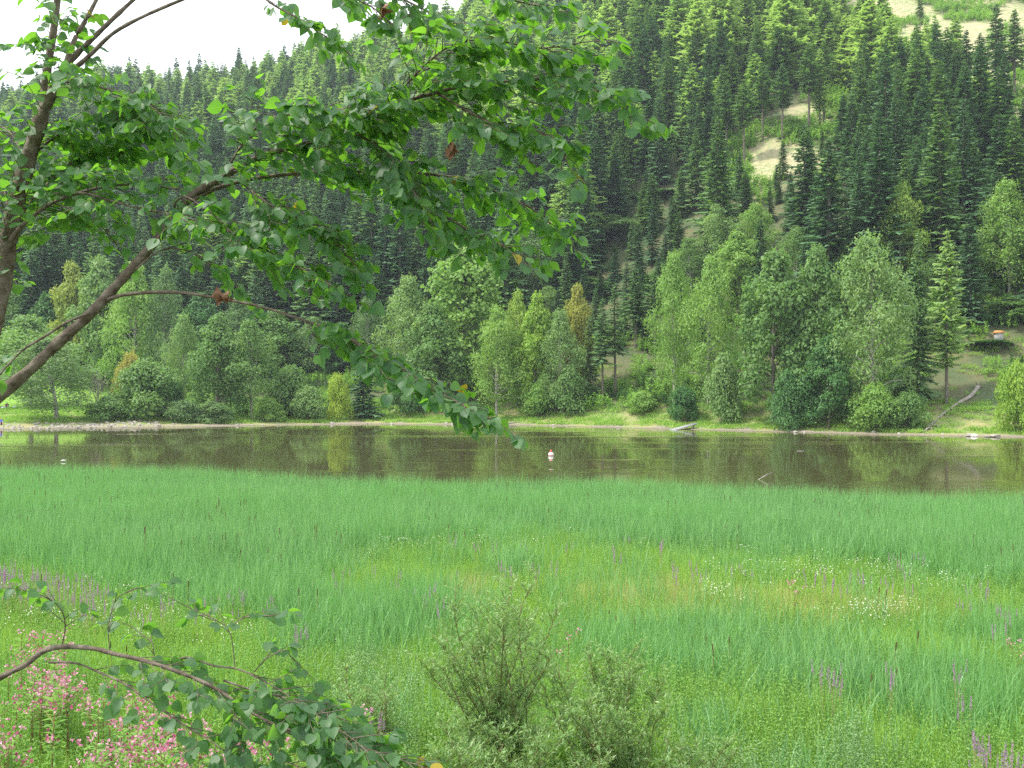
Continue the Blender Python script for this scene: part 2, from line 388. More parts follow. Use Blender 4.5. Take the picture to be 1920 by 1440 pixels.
def lobetree(H, W, seed, kind):
    r = np.random.default_rng(seed); U = lambda a, b: float(r.uniform(a, b)); G = Geo(); Tn = Geo()
    bush = kind == 'bush'
    lean = np.array([U(-.05, .05), U(-.05, .05)]) * (0 if bush else 1)
    lob = []
    nl = {'birch': 44, 'broad': 42, 'bush': 22}[kind]
    t0 = {'birch': .16, 'broad': .12, 'bush': .05}[kind]
    for i in range(nl):
        t = t0 + (1 - t0) * ((i + .5) / nl) ** .85
        if kind == 'birch': prof = math.sin(min(1, (t - t0 + .10) / (1 - t0)) ** .8 * math.pi) ** .6 * .42 * W + .06 * W
        elif kind == 'broad': prof = math.sin(min(1, (t - t0 + .12) / (1 - t0 + .02)) ** .75 * math.pi) ** .5 * .43 * W
        else: prof = math.sqrt(max(0, 1 - t ** 2)) * .38 * W
        a = i * 2.4 + U(-.6, .6); rr = prof * U(.35, 1.12)
        lr = W * U(.11, .20) * (1.0 if not bush else 1.15)
        if t > .9: rr *= .3; lr *= .8
        c = np.array([math.cos(a) * rr + lean[0] * t * H, math.sin(a) * rr + lean[1] * t * H, t * H * .94])
        lob.append((c, lr))
    npl = {'birch': 260, 'broad': 270, 'bush': 320}[kind]
    for c, lr in lob:
        v0 = U(0, 1); n = int(npl * (lr / (W * .155)) ** 1.6)
        d = r.normal(size=(n, 3)); d /= np.linalg.norm(d, axis=1)[:, None]
        d[:, 2] = np.where((d[:, 2] < -.2) & (r.random(n) < .6), -d[:, 2], d[:, 2])
        rad = lr * (.35 + .75 * r.random(n) ** .45)
        # broken outline: push some sprays out
        bumpy = 1 + .28 * np.sin(d[:, 0] * 5 + v0 * 9) * np.cos(d[:, 1] * 6 + d[:, 2] * 4 + v0 * 5)
        P = c + d * (rad * bumpy)[:, None] * np.array([1, 1, .85])
        if kind == 'birch':
            hang = r.random(n) < .45; P[:, 2] -= np.where(hang, r.random(n) ** 1.5 * .11 * H, 0)
        P[:, 2] = np.maximum(P[:, 2], .05)
        nrm = d * .75 + r.normal(size=(n, 3)) * .55 + np.array([0, 0, .45]); nrm /= np.linalg.norm(nrm, axis=1)[:, None]
        ax = r.normal(size=(n, 3)); ax[:, 2] -= 1.2 if kind == 'birch' else .2
        ax -= nrm * (ax * nrm).sum(1)[:, None]; ax /= np.linalg.norm(ax, axis=1)[:, None] + 1e-6
        bx = np.cross(nrm, ax); ls = (W / 8) * (.13 if kind == 'birch' else .16) * (.7 + .8 * r.random(n)) * (.9 if not bush else .8)
        ws = ls * (.55 if kind == 'birch' else .8); ls = ls * (1.5 if kind == 'birch' else 1.15)
        Q = np.stack([P - ax * ls[:, None], P + bx * ws[:, None], P + ax * ls[:, None], P - bx * ws[:, None]], 1)
        G.add(Q, np.arange(4 * n).reshape(n, 4), np.clip(v0 * .6 + .4 * r.random(n), 0, 1))
    if not bush:
        rb = .012 * H; top = np.array([lean[0] * H, lean[1] * H, H * .93])
        tp = [np.array([0, 0, -.5])] + [top * k + np.array([math.sin(k * 5 + seed) * .012 * H, math.cos(k * 4 + seed) * .012 * H, 0]) for k in np.linspace(.02, 1, 7)]
        Tn.tube(tp, [rb * 1.3] + list(np.linspace(rb, .02, 7)), 7)
        for c, lr in lob:
            k = max(.12, c[2] / H * .82); b = top * min(1, k); Tn.tube([b, (b + c) * .5 + np.array([0, 0, .02 * H]), c], [rb * .35 * (1.2 - k), rb * .2, .012], 4, cap=False)
    else:
        for c, lr in lob[::2]: Tn.tube([np.array([c[0] * .08, c[1] * .08, -.2]), c * np.array([.6, .6, .5]), c], [.05, .035, .012], 4, cap=False)
    return Tn, G

def bare(H, W, seed):
    r = np.random.default_rng(seed); U = lambda a, b: float(r.uniform(a, b)); Tn = Geo()
    def grow(p, d, l, rad, lev):
        m = p + d * l * .5 + r.normal(size=3) * l * .06; e = p + d * l + np.array([0, 0, -.03 * l])
        Tn.tube([p, m, e], [rad, rad * .8, rad * .55], 4, cap=False)
        if lev:
            for k in range(4):
                dd = d + r.normal(size=3) * .5; dd[2] += .15; dd /= np.linalg.norm(dd); q = p + (e - p) * U(.4, 1); grow(q, dd, l * U(.5, .75), rad * .5, lev - 1)
    for k in range(6):
        d = np.array([U(-.5, .5), U(-.5, .5), 1]); d /= np.linalg.norm(d); grow(np.array([U(-.2, .2), U(-.2, .2), -.1]), d, H * .42, .05, 3)
    return Tn, None

LIB = {}
def lib(key, builder, H, W, bark, leafm):
    Tn, G = builder
    LIB[key] = (Tn.build(key + '_trunk', bark), G.build(key + '_crown', leafm) if G else None, H, W, Tn, G, bark, leafm)
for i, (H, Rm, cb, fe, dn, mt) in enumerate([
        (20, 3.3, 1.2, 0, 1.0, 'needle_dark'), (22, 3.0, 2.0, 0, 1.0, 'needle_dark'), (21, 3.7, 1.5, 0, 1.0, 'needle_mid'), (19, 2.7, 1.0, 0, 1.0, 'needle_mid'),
        (23, 2.6, 9.0, 0, .95, 'needle_mid'), (24, 2.9, 11.0, 1, 1.0, 'needle_mid'), (22, 3.0, 5.0, 1, 1.0, 'needle_larch_sunlit'), (20, 2.8, 2.5, 1, 1.0, 'needle_larch_sunlit')]):
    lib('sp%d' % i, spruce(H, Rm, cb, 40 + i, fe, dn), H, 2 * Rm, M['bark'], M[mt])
lib('grey', spruce(20, 2.6, 3, 77, 1, .8), 20, 5.2, M['bark'], M['needle_grey'])
for i in range(4): lib('birch%d' % i, lobetree(16, 8, 10 + i, 'birch'), 16, 8, M['bark_birch'], M['leaf_tree'])
for i in range(4): lib('broad%d' % i, lobetree(16, 9, 20 + i, 'broad'), 16, 9, M['bark'], M['leaf_tree'])
for i in range(3): lib('bush%d' % i, lobetree(5, 6.5, 30 + i, 'bush'), 5, 6.5, M['bark'], M['leaf_tree'])
lib('bare', bare(6, 5, 3), 6, 5, M['deadwood'], None)

def place(key, name, x, y, H, W, label, cat, group=None, tint=(1, 1, 1), rz=None, lean=0, leany=0):
    tm, cm, H0, W0 = LIB[key][:4]
    e = empty(name, (x, y, float(zt(x, y)) - .05), R(0, 6.28) if rz is None else rz, (W / W0, W / W0, H / H0))
    e.rotation_euler[1] = lean; e.rotation_euler[0] = leany
    tag(e, label, cat, group)
    obj('trunk' if not key.startswith('bush') else 'stems', tm, e)
    if cm: c = obj('crown', cm, e); c.color = (*tint, 1)
    return e

OCC = []   # screen discs of the front trees, for choosing the forest's best-seen 300
TINT = {'grey': (.85, .84, 1.05), 'light': (1.22, 1.2, .92), 'yellow': (1.5, 1.3, .85), 'mid': (.86, .9, .88), 'dark': (.55, .72, .75), 'deep': (.42, .6, .6),
        'rust': (1.7, 1.0, .7), 'tan': (1.5, 1.1, .75), 'orange': (1.65, 1.05, .75), 'pale': (1.15, 1.08, 1.2), 'gold': (1.75, 1.4, .6), 'lime': (1.4, 1.3, .65)}
def T(kind, px, top, wpx, dist, tint, label, name=None, cat='tree', group=None, lean=0, hmin=None):
    keys = [k for k in LIB if k.startswith(kind)]; key = keys[int(rng.integers(len(keys)))]
    x = (px - 960) / F * dist; sh = float(shore(x)); dist = sh + 1.5 + (dist - sh - 1.5) * (.62 if dist - sh < 25 else 1)
    x = (px - 960) / F * dist; zb = float(zt(x, dist)); H = (720 - top) / F * dist + CZ - zb
    W = wpx / F * dist
    H = max(H, .6)
    nm = name or {'birch': 'birch_tree', 'broad': 'broadleaf_tree', 'bush': 'shrub', 'sp': 'spruce_tree', 'bare': 'dead_shrub', 'grey': 'dead_spruce'}[kind.rstrip('0123456789')]
    OCC.append((px, top, 720 - (zb - CZ) / dist * F, wpx, dist))
    return place(key, nm, x, dist, H * (1.08 if kind[:2] in ('bi', 'br', 'ba') and kind != 'bare' else 1) , W * 1.04, label, cat, group, TINT[tint], lean=lean)

# --- left shore
T('birch0', 105, 640, 165, 137, 'grey', 'drooping grey-green willow on the pebble shore beside the bright meadow')
T('birch1', 60, 600, 190, 152, 'pale', 'pale green rounded tree behind the drooping willow by the meadow')
T('broad1', 133, 505, 80, 172, 'tan', 'brownish tinged tree among dark spruces above the bare grey shrub')
T('broad', 190, 498, 105, 168, 'pale', 'pale tree beside the brownish tinged one above the bare shrub')
T('birch', 252, 508, 115, 162, 'light', 'tall light green birch with feathery outline left of the grey birch')
T('birch', 305, 512, 75, 160, 'grey', 'slim grey birch touching the tall feathery light birch')
T('bare', 188, 668, 70, 142, 'mid', 'bare grey leafless shrub between the willow and the rusty bush', cat='shrub')
T('bush', 243, 668, 66, 144, 'rust', 'rust tinged bush right beside the bare leafless shrub', cat='bush')
T('bush0', 268, 682, 135, 139, 'mid', 'big round dark green bush on the pebble shore below the rusty one', cat='bush')
T('bush2', 205, 745, 90, 137, 'mid', 'low green bush under the bare leafless shrub', cat='bush')
T('birch', 345, 598, 70, 150, 'pale', 'small weeping pale birch behind the tree with slender crown')
T('broad2', 405, 602, 105, 141, 'mid', 'slender mid green alder left of the white-stemmed tree on the shore')
T('birch3', 474, 608, 105, 142, 'mid', 'shore tree with two white bare stems showing under its crown')
T('bush1', 345, 752, 80, 135, 'grey', 'low greyish bush at the water under the slender alder', cat='bush')
T('bush2', 398, 755, 85, 135, 'grey', 'low greyish bush at the water under the white-stemmed tree', cat='bush')
T('bush', 325, 715, 60, 143, 'dark', 'dark leafy bush filling the gap behind the low greyish bushes', cat='bush')
T('bush', 545, 690, 90, 146, 'mid', 'green bush on the bank right of the white-stemmed tree', cat='bush')
T('bush1', 580, 728, 75, 140, 'pale', 'pale soft willow bush next to the golden one', cat='bush')
T('bush', 634, 708, 52, 142, 'gold', 'golden yellow bush on the far bank', cat='bush')
T('bush0', 505, 748, 65, 139, 'light', 'light green low bush on the shore near the pale willow bush', cat='bush')
T('sp0', 682, 640, 85, 145, 'mid', 'short dark spruce right of the golden bush', group=None)
T('birch', 692, 566, 66, 163, 'grey', 'grey birch standing behind the short dark spruce')
# --- centre
T('birch', 765, 528, 105, 156, 'pale', 'grey-green birch against the left side of the tallest light tree')
T('broad0', 868, 462, 180, 154, 'light', 'tallest broad light green tree on the far shore')
T('broad3', 815, 580, 110, 149, 'mid', 'mid green tree in front of the tallest broad light tree')
T('bush', 770, 690, 90, 148, 'dark', 'dark bush beneath the grey-green birch and the mid green tree', cat='bush')
T('birch2', 1000, 432, 115, 175, 'grey', 'tall grey weeping birch behind, standing among dark spruces')
T('birch1', 932, 585, 95, 142, 'light', 'small light birch whose white trunk leans over the bank', lean=.05)
T('birch3', 968, 556, 62, 148, 'yellow', 'narrow yellow-green birch right of the leaning one')
T('broad2', 1003, 562, 76, 145, 'lime', 'bright fresh green tree left of the orange topped one')
T('birch0', 1052, 590, 82, 142, 'pale', 'pale birch below the orange topped tree')
T('broad1', 1080, 545, 62, 149, 'orange', 'tree whose crown has turned orange')
T('bush', 1068, 690, 80, 140, 'mid', 'green thicket at the foot of the pale birch below the orange crown', cat='bush')
T('bush', 1010, 720, 70, 141, 'light', 'light green thicket beneath the bright fresh green tree', cat='bush')
T('sp3', 1105, 590, 52, 145, 'mid', 'slim young spruce right of the orange topped tree')
T('sp4', 1130, 555, 55, 143, 'mid', 'thin spruce with bare stem, first to the right of the slim young one')
T('sp4', 1153, 525, 60, 146, 'mid', 'tall thin spruce with long bare stem beside the first thin one')
T('sp4', 1192, 500, 66, 149, 'mid', 'tall spruce with long pale bare stem left of the paired birches')
T('sp5', 1228, 505, 60, 147, 'mid', 'open crowned spruce with dark bare trunk left of the paired birches')
T('broad', 1150, 405, 115, 190, 'grey', 'round grey-green tree up the slope among spruces')
T('broad', 1232, 372, 115, 198, 'dark', 'dark green broadleaf tree up the slope beside the grey-green round one')
T('birch', 1262, 486, 85, 138, 'light', 'left birch of the pair with pale stems above the dark round bush')
T('birch', 1325, 492, 95, 134, 'light', 'right birch of the pair with pale stems above the dark round bush')
T('birch', 1348, 392, 80, 160, 'pale', 'tall birch rising behind the paired birches')
T('birch', 1420, 388, 80, 158, 'light', 'tall light birch behind the large alder, right of another tall birch')
T('bush0', 1280, 728, 70, 129, 'deep', 'dark round bush on the grassy shore above the grey plank', cat='bush')
T('bush1', 1357, 670, 82, 126, 'pale', 'round pale willow bush left of the large alder', cat='bush')
T('bush', 1205, 735, 60, 135, 'light', 'light low scrub on the slope left of the dark round bush', cat='bush')
# --- right
T('broad1', 1448, 488, 150, 123, 'mid', 'large full alder reaching down to the shore grass')
T('broad3', 1532, 482, 110, 124, 'mid', 'tall alder with bare pale stem right of the large full one')
T('broad2', 1555, 640, 100, 116, 'dark', 'dark maple bush in front of the tall alder with bare stem')
T('bush', 1480, 700, 85, 117, 'dark', 'dark bush at the foot of the large full alder', cat='bush')
T('birch2', 1642, 455, 150, 118, 'pale', 'large weeping birch with pale hanging sprays near the fallen trunk')
T('birch1', 1685, 355, 95, 140, 'yellow', 'tall yellow-green birch behind the large weeping birch')
T('bush1', 1640, 722, 100, 112, 'light', 'light bush under the weeping birch', cat='bush')
T('bush0', 1700, 738, 85, 113, 'mid', 'green bush left of the fallen trunk', cat='bush')
T('sp2', 1722, 432, 92, 125, 'mid', 'spruce right of the weeping birch above the fallen trunk')
T('sp6', 1775, 425, 85, 122, 'mid', 'yellowish larch with long bare trunk above the fallen trunk', name='larch_tree')
T('sp0', 1818, 395, 95, 132, 'mid', 'dark spruce above the orange-roofed box')
T('birch0', 1895, 350, 115, 138, 'light', 'light birch on the slope behind the dark spruce by the orange-roofed box')
T('bush2', 1908, 690, 80, 107, 'lime', 'bright lime green bush on the right of the far shore', cat='bush')
T('broad0', 1862, 640, 100, 127, 'dark', 'dark low tree behind the bright lime bush')
T('bush', 1800, 690, 60, 150, 'mid', 'low green bush on the slope behind the fallen trunk', cat='bush')
T('grey', 1585, 345, 62, 150, 'mid', 'grey dying spruce above the tall alder')
T('sp1', 1340, 232, 58, 262, 'mid', 'bluish dense fir standing at the edge of the narrow glade')
T('broad1', 1640, 200, 75, 238, 'dark', 'leafy green tree at the lower edge of the wide glade')
T('broad2', 1578, 228, 95, 236, 'mid', 'round leafy tree below the narrow glade')
PH = {'birch': 'birch', 'broad': 'broadleaf tree'}
for k_, px_, tp_, wd_, d_, tn_, wh_ in (('birch', 20, 545, 90, 178, 'mid', 'behind the pale rounded tree by the meadow'), ('broad', 85, 560, 90, 176, 'dark', 'behind the drooping willow'), ('birch', 225, 560, 90, 172, 'mid', 'below the tall feathery light birch'), ('broad', 375, 560, 95, 172, 'dark', 'behind the slender alder'),
        ('birch', 440, 565, 90, 172, 'grey', 'behind the white-stemmed shore tree'), ('broad', 520, 590, 100, 168, 'mid', 'behind the green bank bush right of the white-stemmed tree'), ('birch', 590, 600, 90, 168, 'grey', 'behind the golden bush'), ('broad', 640, 610, 80, 166, 'dark', 'left of the short dark spruce'),
        ('birch', 735, 560, 80, 168, 'mid', 'left of the grey-green birch'), ('broad', 905, 540, 100, 164, 'mid', 'between the tallest light tree and the leaning birch'), ('birch', 1035, 540, 70, 166, 'pale', 'behind the orange topped tree'), ('broad', 1110, 520, 80, 172, 'mid', 'behind the thin bare-stemmed spruces'),
        ('birch', 1295, 450, 80, 160, 'mid', 'between and behind the paired birches'), ('broad', 1385, 440, 90, 152, 'light', 'left of and behind the large full alder'), ('birch', 1490, 430, 85, 150, 'mid', 'behind the gap between the two alders'), ('broad', 1585, 470, 85, 140, 'mid', 'left of the large weeping birch'), ('birch', 1740, 480, 80, 138, 'mid', 'behind the spruce above the fallen trunk'), ('broad', 1890, 560, 100, 132, 'mid', 'uphill of the bright lime bush')):
    T(k_, px_, tp_, wd_, d_, tn_, '%s second-row %s %s' % ({'mid': 'mid green', 'dark': 'dark', 'grey': 'grey-green', 'pale': 'pale', 'light': 'light green'}[tn_], PH[k_], wh_))
for px, py_base, hpx, k in ((1362, 300, 150, 'sp5'), (1395, 312, 165, 'sp5'), (1430, 265, 150, 'sp5'), (1467, 268, 150, 'sp5'), (1517, 248, 170, 'sp5'), (1537, 240, 150, 'sp6'), (1545, 235, 160, 'sp5'),
                            (1700, 215, 150, 'sp6'), (1752, 200, 175, 'sp6'), (1790, 212, 190, 'sp6'), (1775, 220, 170, 'sp5'), (1868, 185, 180, 'sp4'), (1902, 190, 175, 'sp4'), (1838, 200, 140, 'sp5'), (1725, 60, 70, 'sp4')):
    h = hit(px, py_base); tm = LIB[k]; H = hpx / F * h[1]
    place(k, 'larch_tree', h[0], h[1], H, hpx * .34 / F * h[1], 'tall thin tree with bare lower trunk standing in a pale glade', 'tree', 'thin trees in the glades')
    OCC.append((px, py_base - hpx, py_base, hpx * .3, h[1]))

# --- spruce forest on the slope
sx, sy = [], []
def cell(y): return 3.5 + y * .0065
y = 118.0
while y < 620:
    st = cell(y); xs = np.arange(-.66 * y - 10, .66 * y + 10, st)
    sx.append(xs + rng.uniform(-.42, .42, len(xs)) * st); sy.append(np.full(len(xs), y) + rng.uniform(-.42, .42, len(xs)) * st); y += st
sx = np.concatenate(sx); sy = np.concatenate(sy)
s_ = sy - shore(sx)
mn = np.interp(sx, [-120, -60, -22, 0, 50, 90], [58, 50, 28, 24, 26, 26])
keep = (s_ > mn) & (clearing(sx, sy) < .5) & (rng.random(len(sx)) > .06)
for ppx, ttop, bb, ww, dd in OCC:
    keep &= ~((np.abs(sx - (ppx - 960) / F * dd) < ww / F * dd * .30) & (np.abs(sy - dd) < 3.2))
sx, sy = sx[keep], sy[keep]; sz = zt(sx, sy); n = len(sx)
# leave room in front of the trees and glades that stand free
qx_, qt_ = proj(np.stack([sx, sy, sz + 20], 1)); kk = np.ones(n, bool)
for ppx, ttop, bb, ww, dd in OCC:
    if dd < 205: kk &= ~((sy < dd) & (np.abs(qx_ - ppx) < ww * .40) & (qt_ < ttop + .55 * (min(bb, 700) - ttop)))
for cx, cy, rx, ry in CLEAR:
    gpx, gpy = proj(np.array([cx, cy, float(zt(cx, cy))])); kk &= ~((sy < cy) & (sy > cy - 60) & (np.abs(qx_ - gpx) < rx / cy * F * .5) & (qt_ < gpy - 10) & (vnoise(sx, sy, 9, 31) > .45))
short = ~kk
# drop what lies behind the ridge line
ang = (sz - CZ) / sy
col = np.round(sx / sy * 60).astype(int); best = {}
vis = np.ones(n, bool)
for i in np.argsort(sy):
    b = best.get(col[i], -9)
    if ang[i] + 30 / sy[i] < b: vis[i] = False
    best[col[i]] = max(b, ang[i])
sx, sy, sz, short = sx[vis], sy[vis], sz[vis], short[vis]; n = len(sx)
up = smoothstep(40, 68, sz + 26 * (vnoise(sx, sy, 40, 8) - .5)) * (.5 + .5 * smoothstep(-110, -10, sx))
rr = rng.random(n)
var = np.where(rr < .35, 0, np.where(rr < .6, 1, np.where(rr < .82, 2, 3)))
sunlit_p = .03 + .93 * up  # more light-coloured trees higher up stand in for sunlight on the upper slope
pick = rng.random(n) < sunlit_p
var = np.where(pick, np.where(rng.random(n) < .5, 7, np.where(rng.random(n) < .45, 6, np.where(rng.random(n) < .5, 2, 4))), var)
near_gl = np.zeros(n)
for cx, cy, rx, ry in CLEAR: near_gl = np.maximum(near_gl, np.exp(-(((sx - cx) / (rx * 1.7)) ** 2 + ((sy - (cy - ry * .7)) / (ry * 1.6)) ** 2)))
Hs = np.clip(rng.normal(20.5, 3.6, n), 10, 28) * (1 - .45 * near_gl) * (.82 + .36 * vnoise(sx, sy, 26, 12)) * np.where(short, rng.uniform(.3, .55, n), 1)
Ws = 9.0 * (Hs / 20) ** .85 * rng.uniform(.78, 1.2, n)
px, pb = proj(np.stack([sx, sy, sz], 1)); _, pt = proj(np.stack([sx, sy, sz + Hs], 1)); pw = Ws / sy * F
GR = 8; occ = np.zeros((180, 240), bool); area = np.zeros(n)
events = [(d, -1 - k) for k, (_, _, _, _, d) in enumerate(OCC)] + [(sy[i], i) for i in range(n)]
for d, i in sorted(events):
    if i < 0: cx, t_, b_, wd = OCC[-1 - i][0], OCC[-1 - i][1], OCC[-1 - i][2], OCC[-1 - i][3]
    else: cx, t_, b_, wd = px[i], pt[i], pb[i], pw[i]
    for row in range(max(0, int(t_ / GR)), min(180, int(b_ / GR) + 1)):
        f = (row * GR + GR / 2 - t_) / max(1, b_ - t_); hw = wd * .5 * (min(1, max(.05, f * 1.1)) if i >= 0 else math.sqrt(max(.05, 1 - (2 * f - 1) ** 2)))
        a, b = max(0, int((cx - hw) / GR)), min(239, int((cx + hw) / GR))
        if b >= a:
            if i >= 0: area[i] += np.count_nonzero(~occ[row, a:b + 1])
            occ[row, a:b + 1] = True
ordr = np.argsort(-area); top300 = ordr[:262]; rest = ordr[262:]
s_all = sy - shore(sx); SKIND = {0: 'dark spruce', 1: 'dark spruce', 2: 'green broad spruce', 3: 'green slim spruce', 4: 'bare-stemmed spruce', 6: 'light green larch', 7: 'low-branched larch coloured light sunlit green'}
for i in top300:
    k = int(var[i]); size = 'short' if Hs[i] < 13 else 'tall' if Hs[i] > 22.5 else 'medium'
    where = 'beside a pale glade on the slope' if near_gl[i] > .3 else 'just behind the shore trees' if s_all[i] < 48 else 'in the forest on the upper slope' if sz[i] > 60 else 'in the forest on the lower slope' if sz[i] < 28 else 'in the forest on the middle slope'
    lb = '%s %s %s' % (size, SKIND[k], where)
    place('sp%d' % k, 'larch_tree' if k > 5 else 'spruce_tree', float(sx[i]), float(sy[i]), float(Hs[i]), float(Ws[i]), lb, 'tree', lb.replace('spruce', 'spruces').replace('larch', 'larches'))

# ------------------------------------------------------------------ scatter by geometry nodes (only for what nobody could count)
def scatter(name, P, rot, scl, idx, protos, label, cat):
    P = np.asarray(P, np.float32)
    me = bpy.data.meshes.new(name); me.vertices.add(len(P)); me.vertices.foreach_set('co', P.ravel())
    a = me.attributes.new('rot', 'FLOAT_VECTOR', 'POINT'); a.data.foreach_set('vector', np.asarray(rot, np.float32).ravel())
    a = me.attributes.new('scl', 'FLOAT_VECTOR', 'POINT'); a.data.foreach_set('vector', np.asarray(scl, np.float32).ravel())
    a = me.attributes.new('idx', 'INT', 'POINT'); a.data.foreach_set('value', np.asarray(idx, np.int32))
    col = bpy.data.collections.new(name + '_models')
    for k, pm in enumerate(protos):
        o = bpy.data.objects.new('%s_model_%02d' % (name, k), pm); col.objects.link(o)
    o = obj(name, me); tag(o, label, cat, kind='stuff')
    g = bpy.data.node_groups.new(name, 'GeometryNodeTree')
    g.interface.new_socket('Geometry', in_out='INPUT', socket_type='NodeSocketGeometry'); g.interface.new_socket('Geometry', in_out='OUTPUT', socket_type='NodeSocketGeometry')
    gi = g.nodes.new('NodeGroupInput'); go = g.nodes.new('NodeGroupOutput')
    m2p = g.nodes.new('GeometryNodeMeshToPoints'); iop = g.nodes.new('GeometryNodeInstanceOnPoints'); ci = g.nodes.new('GeometryNodeCollectionInfo')
    ci.inputs['Collection'].default_value = col; ci.inputs['Separate Children'].default_value = True; ci.inputs['Reset Children'].default_value = True
    def na(nm, ty):
        q = g.nodes.new('GeometryNodeInputNamedAttribute'); q.data_type = ty; q.inputs['Name'].default_value = nm; return q.outputs['Attribute']
    e2r = g.nodes.new('FunctionNodeEulerToRotation')
    L = g.links.new
    L(gi.outputs[0], m2p.inputs[0]); L(m2p.outputs[0], iop.inputs['Points']); L(ci.outputs[0], iop.inputs['Instance'])
    iop.inputs['Pick Instance'].default_value = True
    L(na('idx', 'INT'), iop.inputs['Instance Index']); L(na('rot', 'FLOAT_VECTOR'), e2r.inputs[0]); L(e2r.outputs[0], iop.inputs['Rotation']); L(na('scl', 'FLOAT_VECTOR'), iop.inputs['Scale'])
    L(iop.outputs[0], go.inputs[0])
    md = o.modifiers.new('scatter', 'NODES'); md.node_group = g
    return o

protos = []
for k in range(8):
    _, _, H0, W0, Tn, G, bk, lm = LIB['sp%d' % k]
    V = np.vstack([np.array(Tn.V), np.array(G.V)]); fq = [np.array(Tn.Q), np.array(G.Q) + Tn.n]; ft = [np.array(Tn.T), (np.array(G.T) + Tn.n)]
    q = np.vstack(fq); tt = np.vstack(ft)
    protos.append(mesh('forest_%d' % k, V, [q, tt], [bk, lm], var=Tn.qv + G.qv + Tn.tv + G.tv, midx=[0] * len(Tn.Q) + [1] * len(G.Q) + [0] * len(Tn.T) + [1] * len(G.T)))
H0s = np.array([LIB['sp%d' % k][2] for k in range(8)]); W0s = np.array([LIB['sp%d' % k][3] for k in range(8)])
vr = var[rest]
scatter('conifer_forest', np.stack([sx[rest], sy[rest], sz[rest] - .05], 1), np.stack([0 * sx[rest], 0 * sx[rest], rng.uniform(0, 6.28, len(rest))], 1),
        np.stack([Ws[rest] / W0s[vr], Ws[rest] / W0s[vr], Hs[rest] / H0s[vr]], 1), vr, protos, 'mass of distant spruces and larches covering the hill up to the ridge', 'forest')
print('forest', n, 'indiv', len(top300), 'rest', len(rest))

# ------------------------------------------------------------------ low plants
def blades(seed, n, rad, h, wd, lean, arch, segs=4):
    r = np.random.default_rng(seed); G = Geo(); U = lambda a, b: float(r.uniform(a, b))
    for k in range(n):
        a = U(0, 6.28); q = math.sqrt(U(0, 1)) * rad; b = np.array([math.cos(a) * q, math.sin(a) * q, -.05]); hh = h * U(.62, 1.05); la = U(0, 6.28); ln = abs(r.normal()) * lean; ar = U(0, 1) ** 2 * arch
        D = np.array([math.cos(la), math.sin(la), 0]); fa = U(0, 6.28); side = np.array([math.cos(fa), math.sin(fa), 0]) * wd * U(.7, 1.25) * .5; Ls, Rs = [], []
        for i in range(segs + 1):
            t = i / segs; p = b + np.array([0, 0, hh * (t - .5 * ar * t ** 3)]) + D * hh * (ln * t + ar * t ** 2.6); wv = side * (1 - t ** 3 * .93); Ls.append(p - wv); Rs.append(p + wv)
        G.strip(Ls, Rs, U(0, 1))
    return G
def leafquad(G, p, d, l, wd, nrm_hint, v):
    d = d / np.linalg.norm(d); s = np.cross(d, nrm_hint); s = s / (np.linalg.norm(s) + 1e-6) * wd * .5; m = p + d * l * .45 + np.array([0, 0, .06 * l])
    G.quad(p, m + s, p + d * l, m - s, v)
def herb(seed, n, rad, h, ll, lw, per, whorl=2):
    r = np.random.default_rng(seed); G = Geo(); U = lambda a, b: float(r.uniform(a, b))
    for k in range(n):
        a = U(0, 6.28); q = math.sqrt(U(0, 1)) * rad; b = np.array([math.cos(a) * q, math.sin(a) * q, 0]); hh = h * U(.55, 1.1); D = np.array([r.normal() * .12, r.normal() * .12, 1])
        G.tube([b, b + D * hh], [.005, .003], 3, .2, cap=False)
        for i in range(per):
            t = .25 + .75 * i / per
            for j in range(whorl):
                aa = i * 1.57 + j * 3.14 + U(-.5, .5); dd = np.array([math.cos(aa), math.sin(aa), U(.1, .9)]); leafquad(G, b + D * hh * t, dd, ll * U(.6, 1.1) * (1.15 - .5 * t), lw * U(.7, 1.1), np.array([0, 0, 1.]) + r.normal(size=3) * .3, U(0, 1))
    return G
cat_p = [blades(100 + i, 30, .34, 1.15, .0125, .12, .38).build('cattail_%d' % i, M['cattail']) for i in range(5)]
for i in range(2):   # clumps with brown seed spikes
    G = blades(110 + i, 26, .34, 1.15, .0125, .12, .38); r = np.random.default_rng(5 + i); nb = len(G.Q)
    for k in range(2):
        b = np.array([*(r.normal(size=2) * .2), 0]); G.tube([b, b + (0, 0, .92)], .004, 4, .3); G.tube([b + np.array((0, 0, .90)), b + np.array((0, 0, .92)), b + np.array((0, 0, 1.03)), b + np.array((0, 0, 1.05))], [.004, .009, .009, .003], 6, .3)
    qs = len(G.Q); mi = [0] * nb + [1] * (qs - nb) + [1] * len(G.T)
    cat_p.append(mesh('cattail_s%d' % i, np.array(G.V), [np.array(G.Q), np.array(G.T)], [M['cattail'], M['brown_spike']], var=G.qv + G.tv, midx=mi))
grass_p = [blades(120 + i, 46, .38, .80, .011, .22, .65).build('grass_%d' % i, M['grass']) for i in range(4)]
herb_p = [herb(130 + i, 8, .34, .85, .10, .026, 9).build('herb_%d' % i, M['herb']) for i in range(4)]
silver_p = [herb(140 + i, 8, .34, 1.0, .085, .022, 13).build('silver_%d' % i, M['silver']) for i in range(3)]
straw_p = [blades(150 + i, 34, .36, .85, .007, .25, .5, 3).build('straw_%d' % i, M['straw']) for i in range(2)]
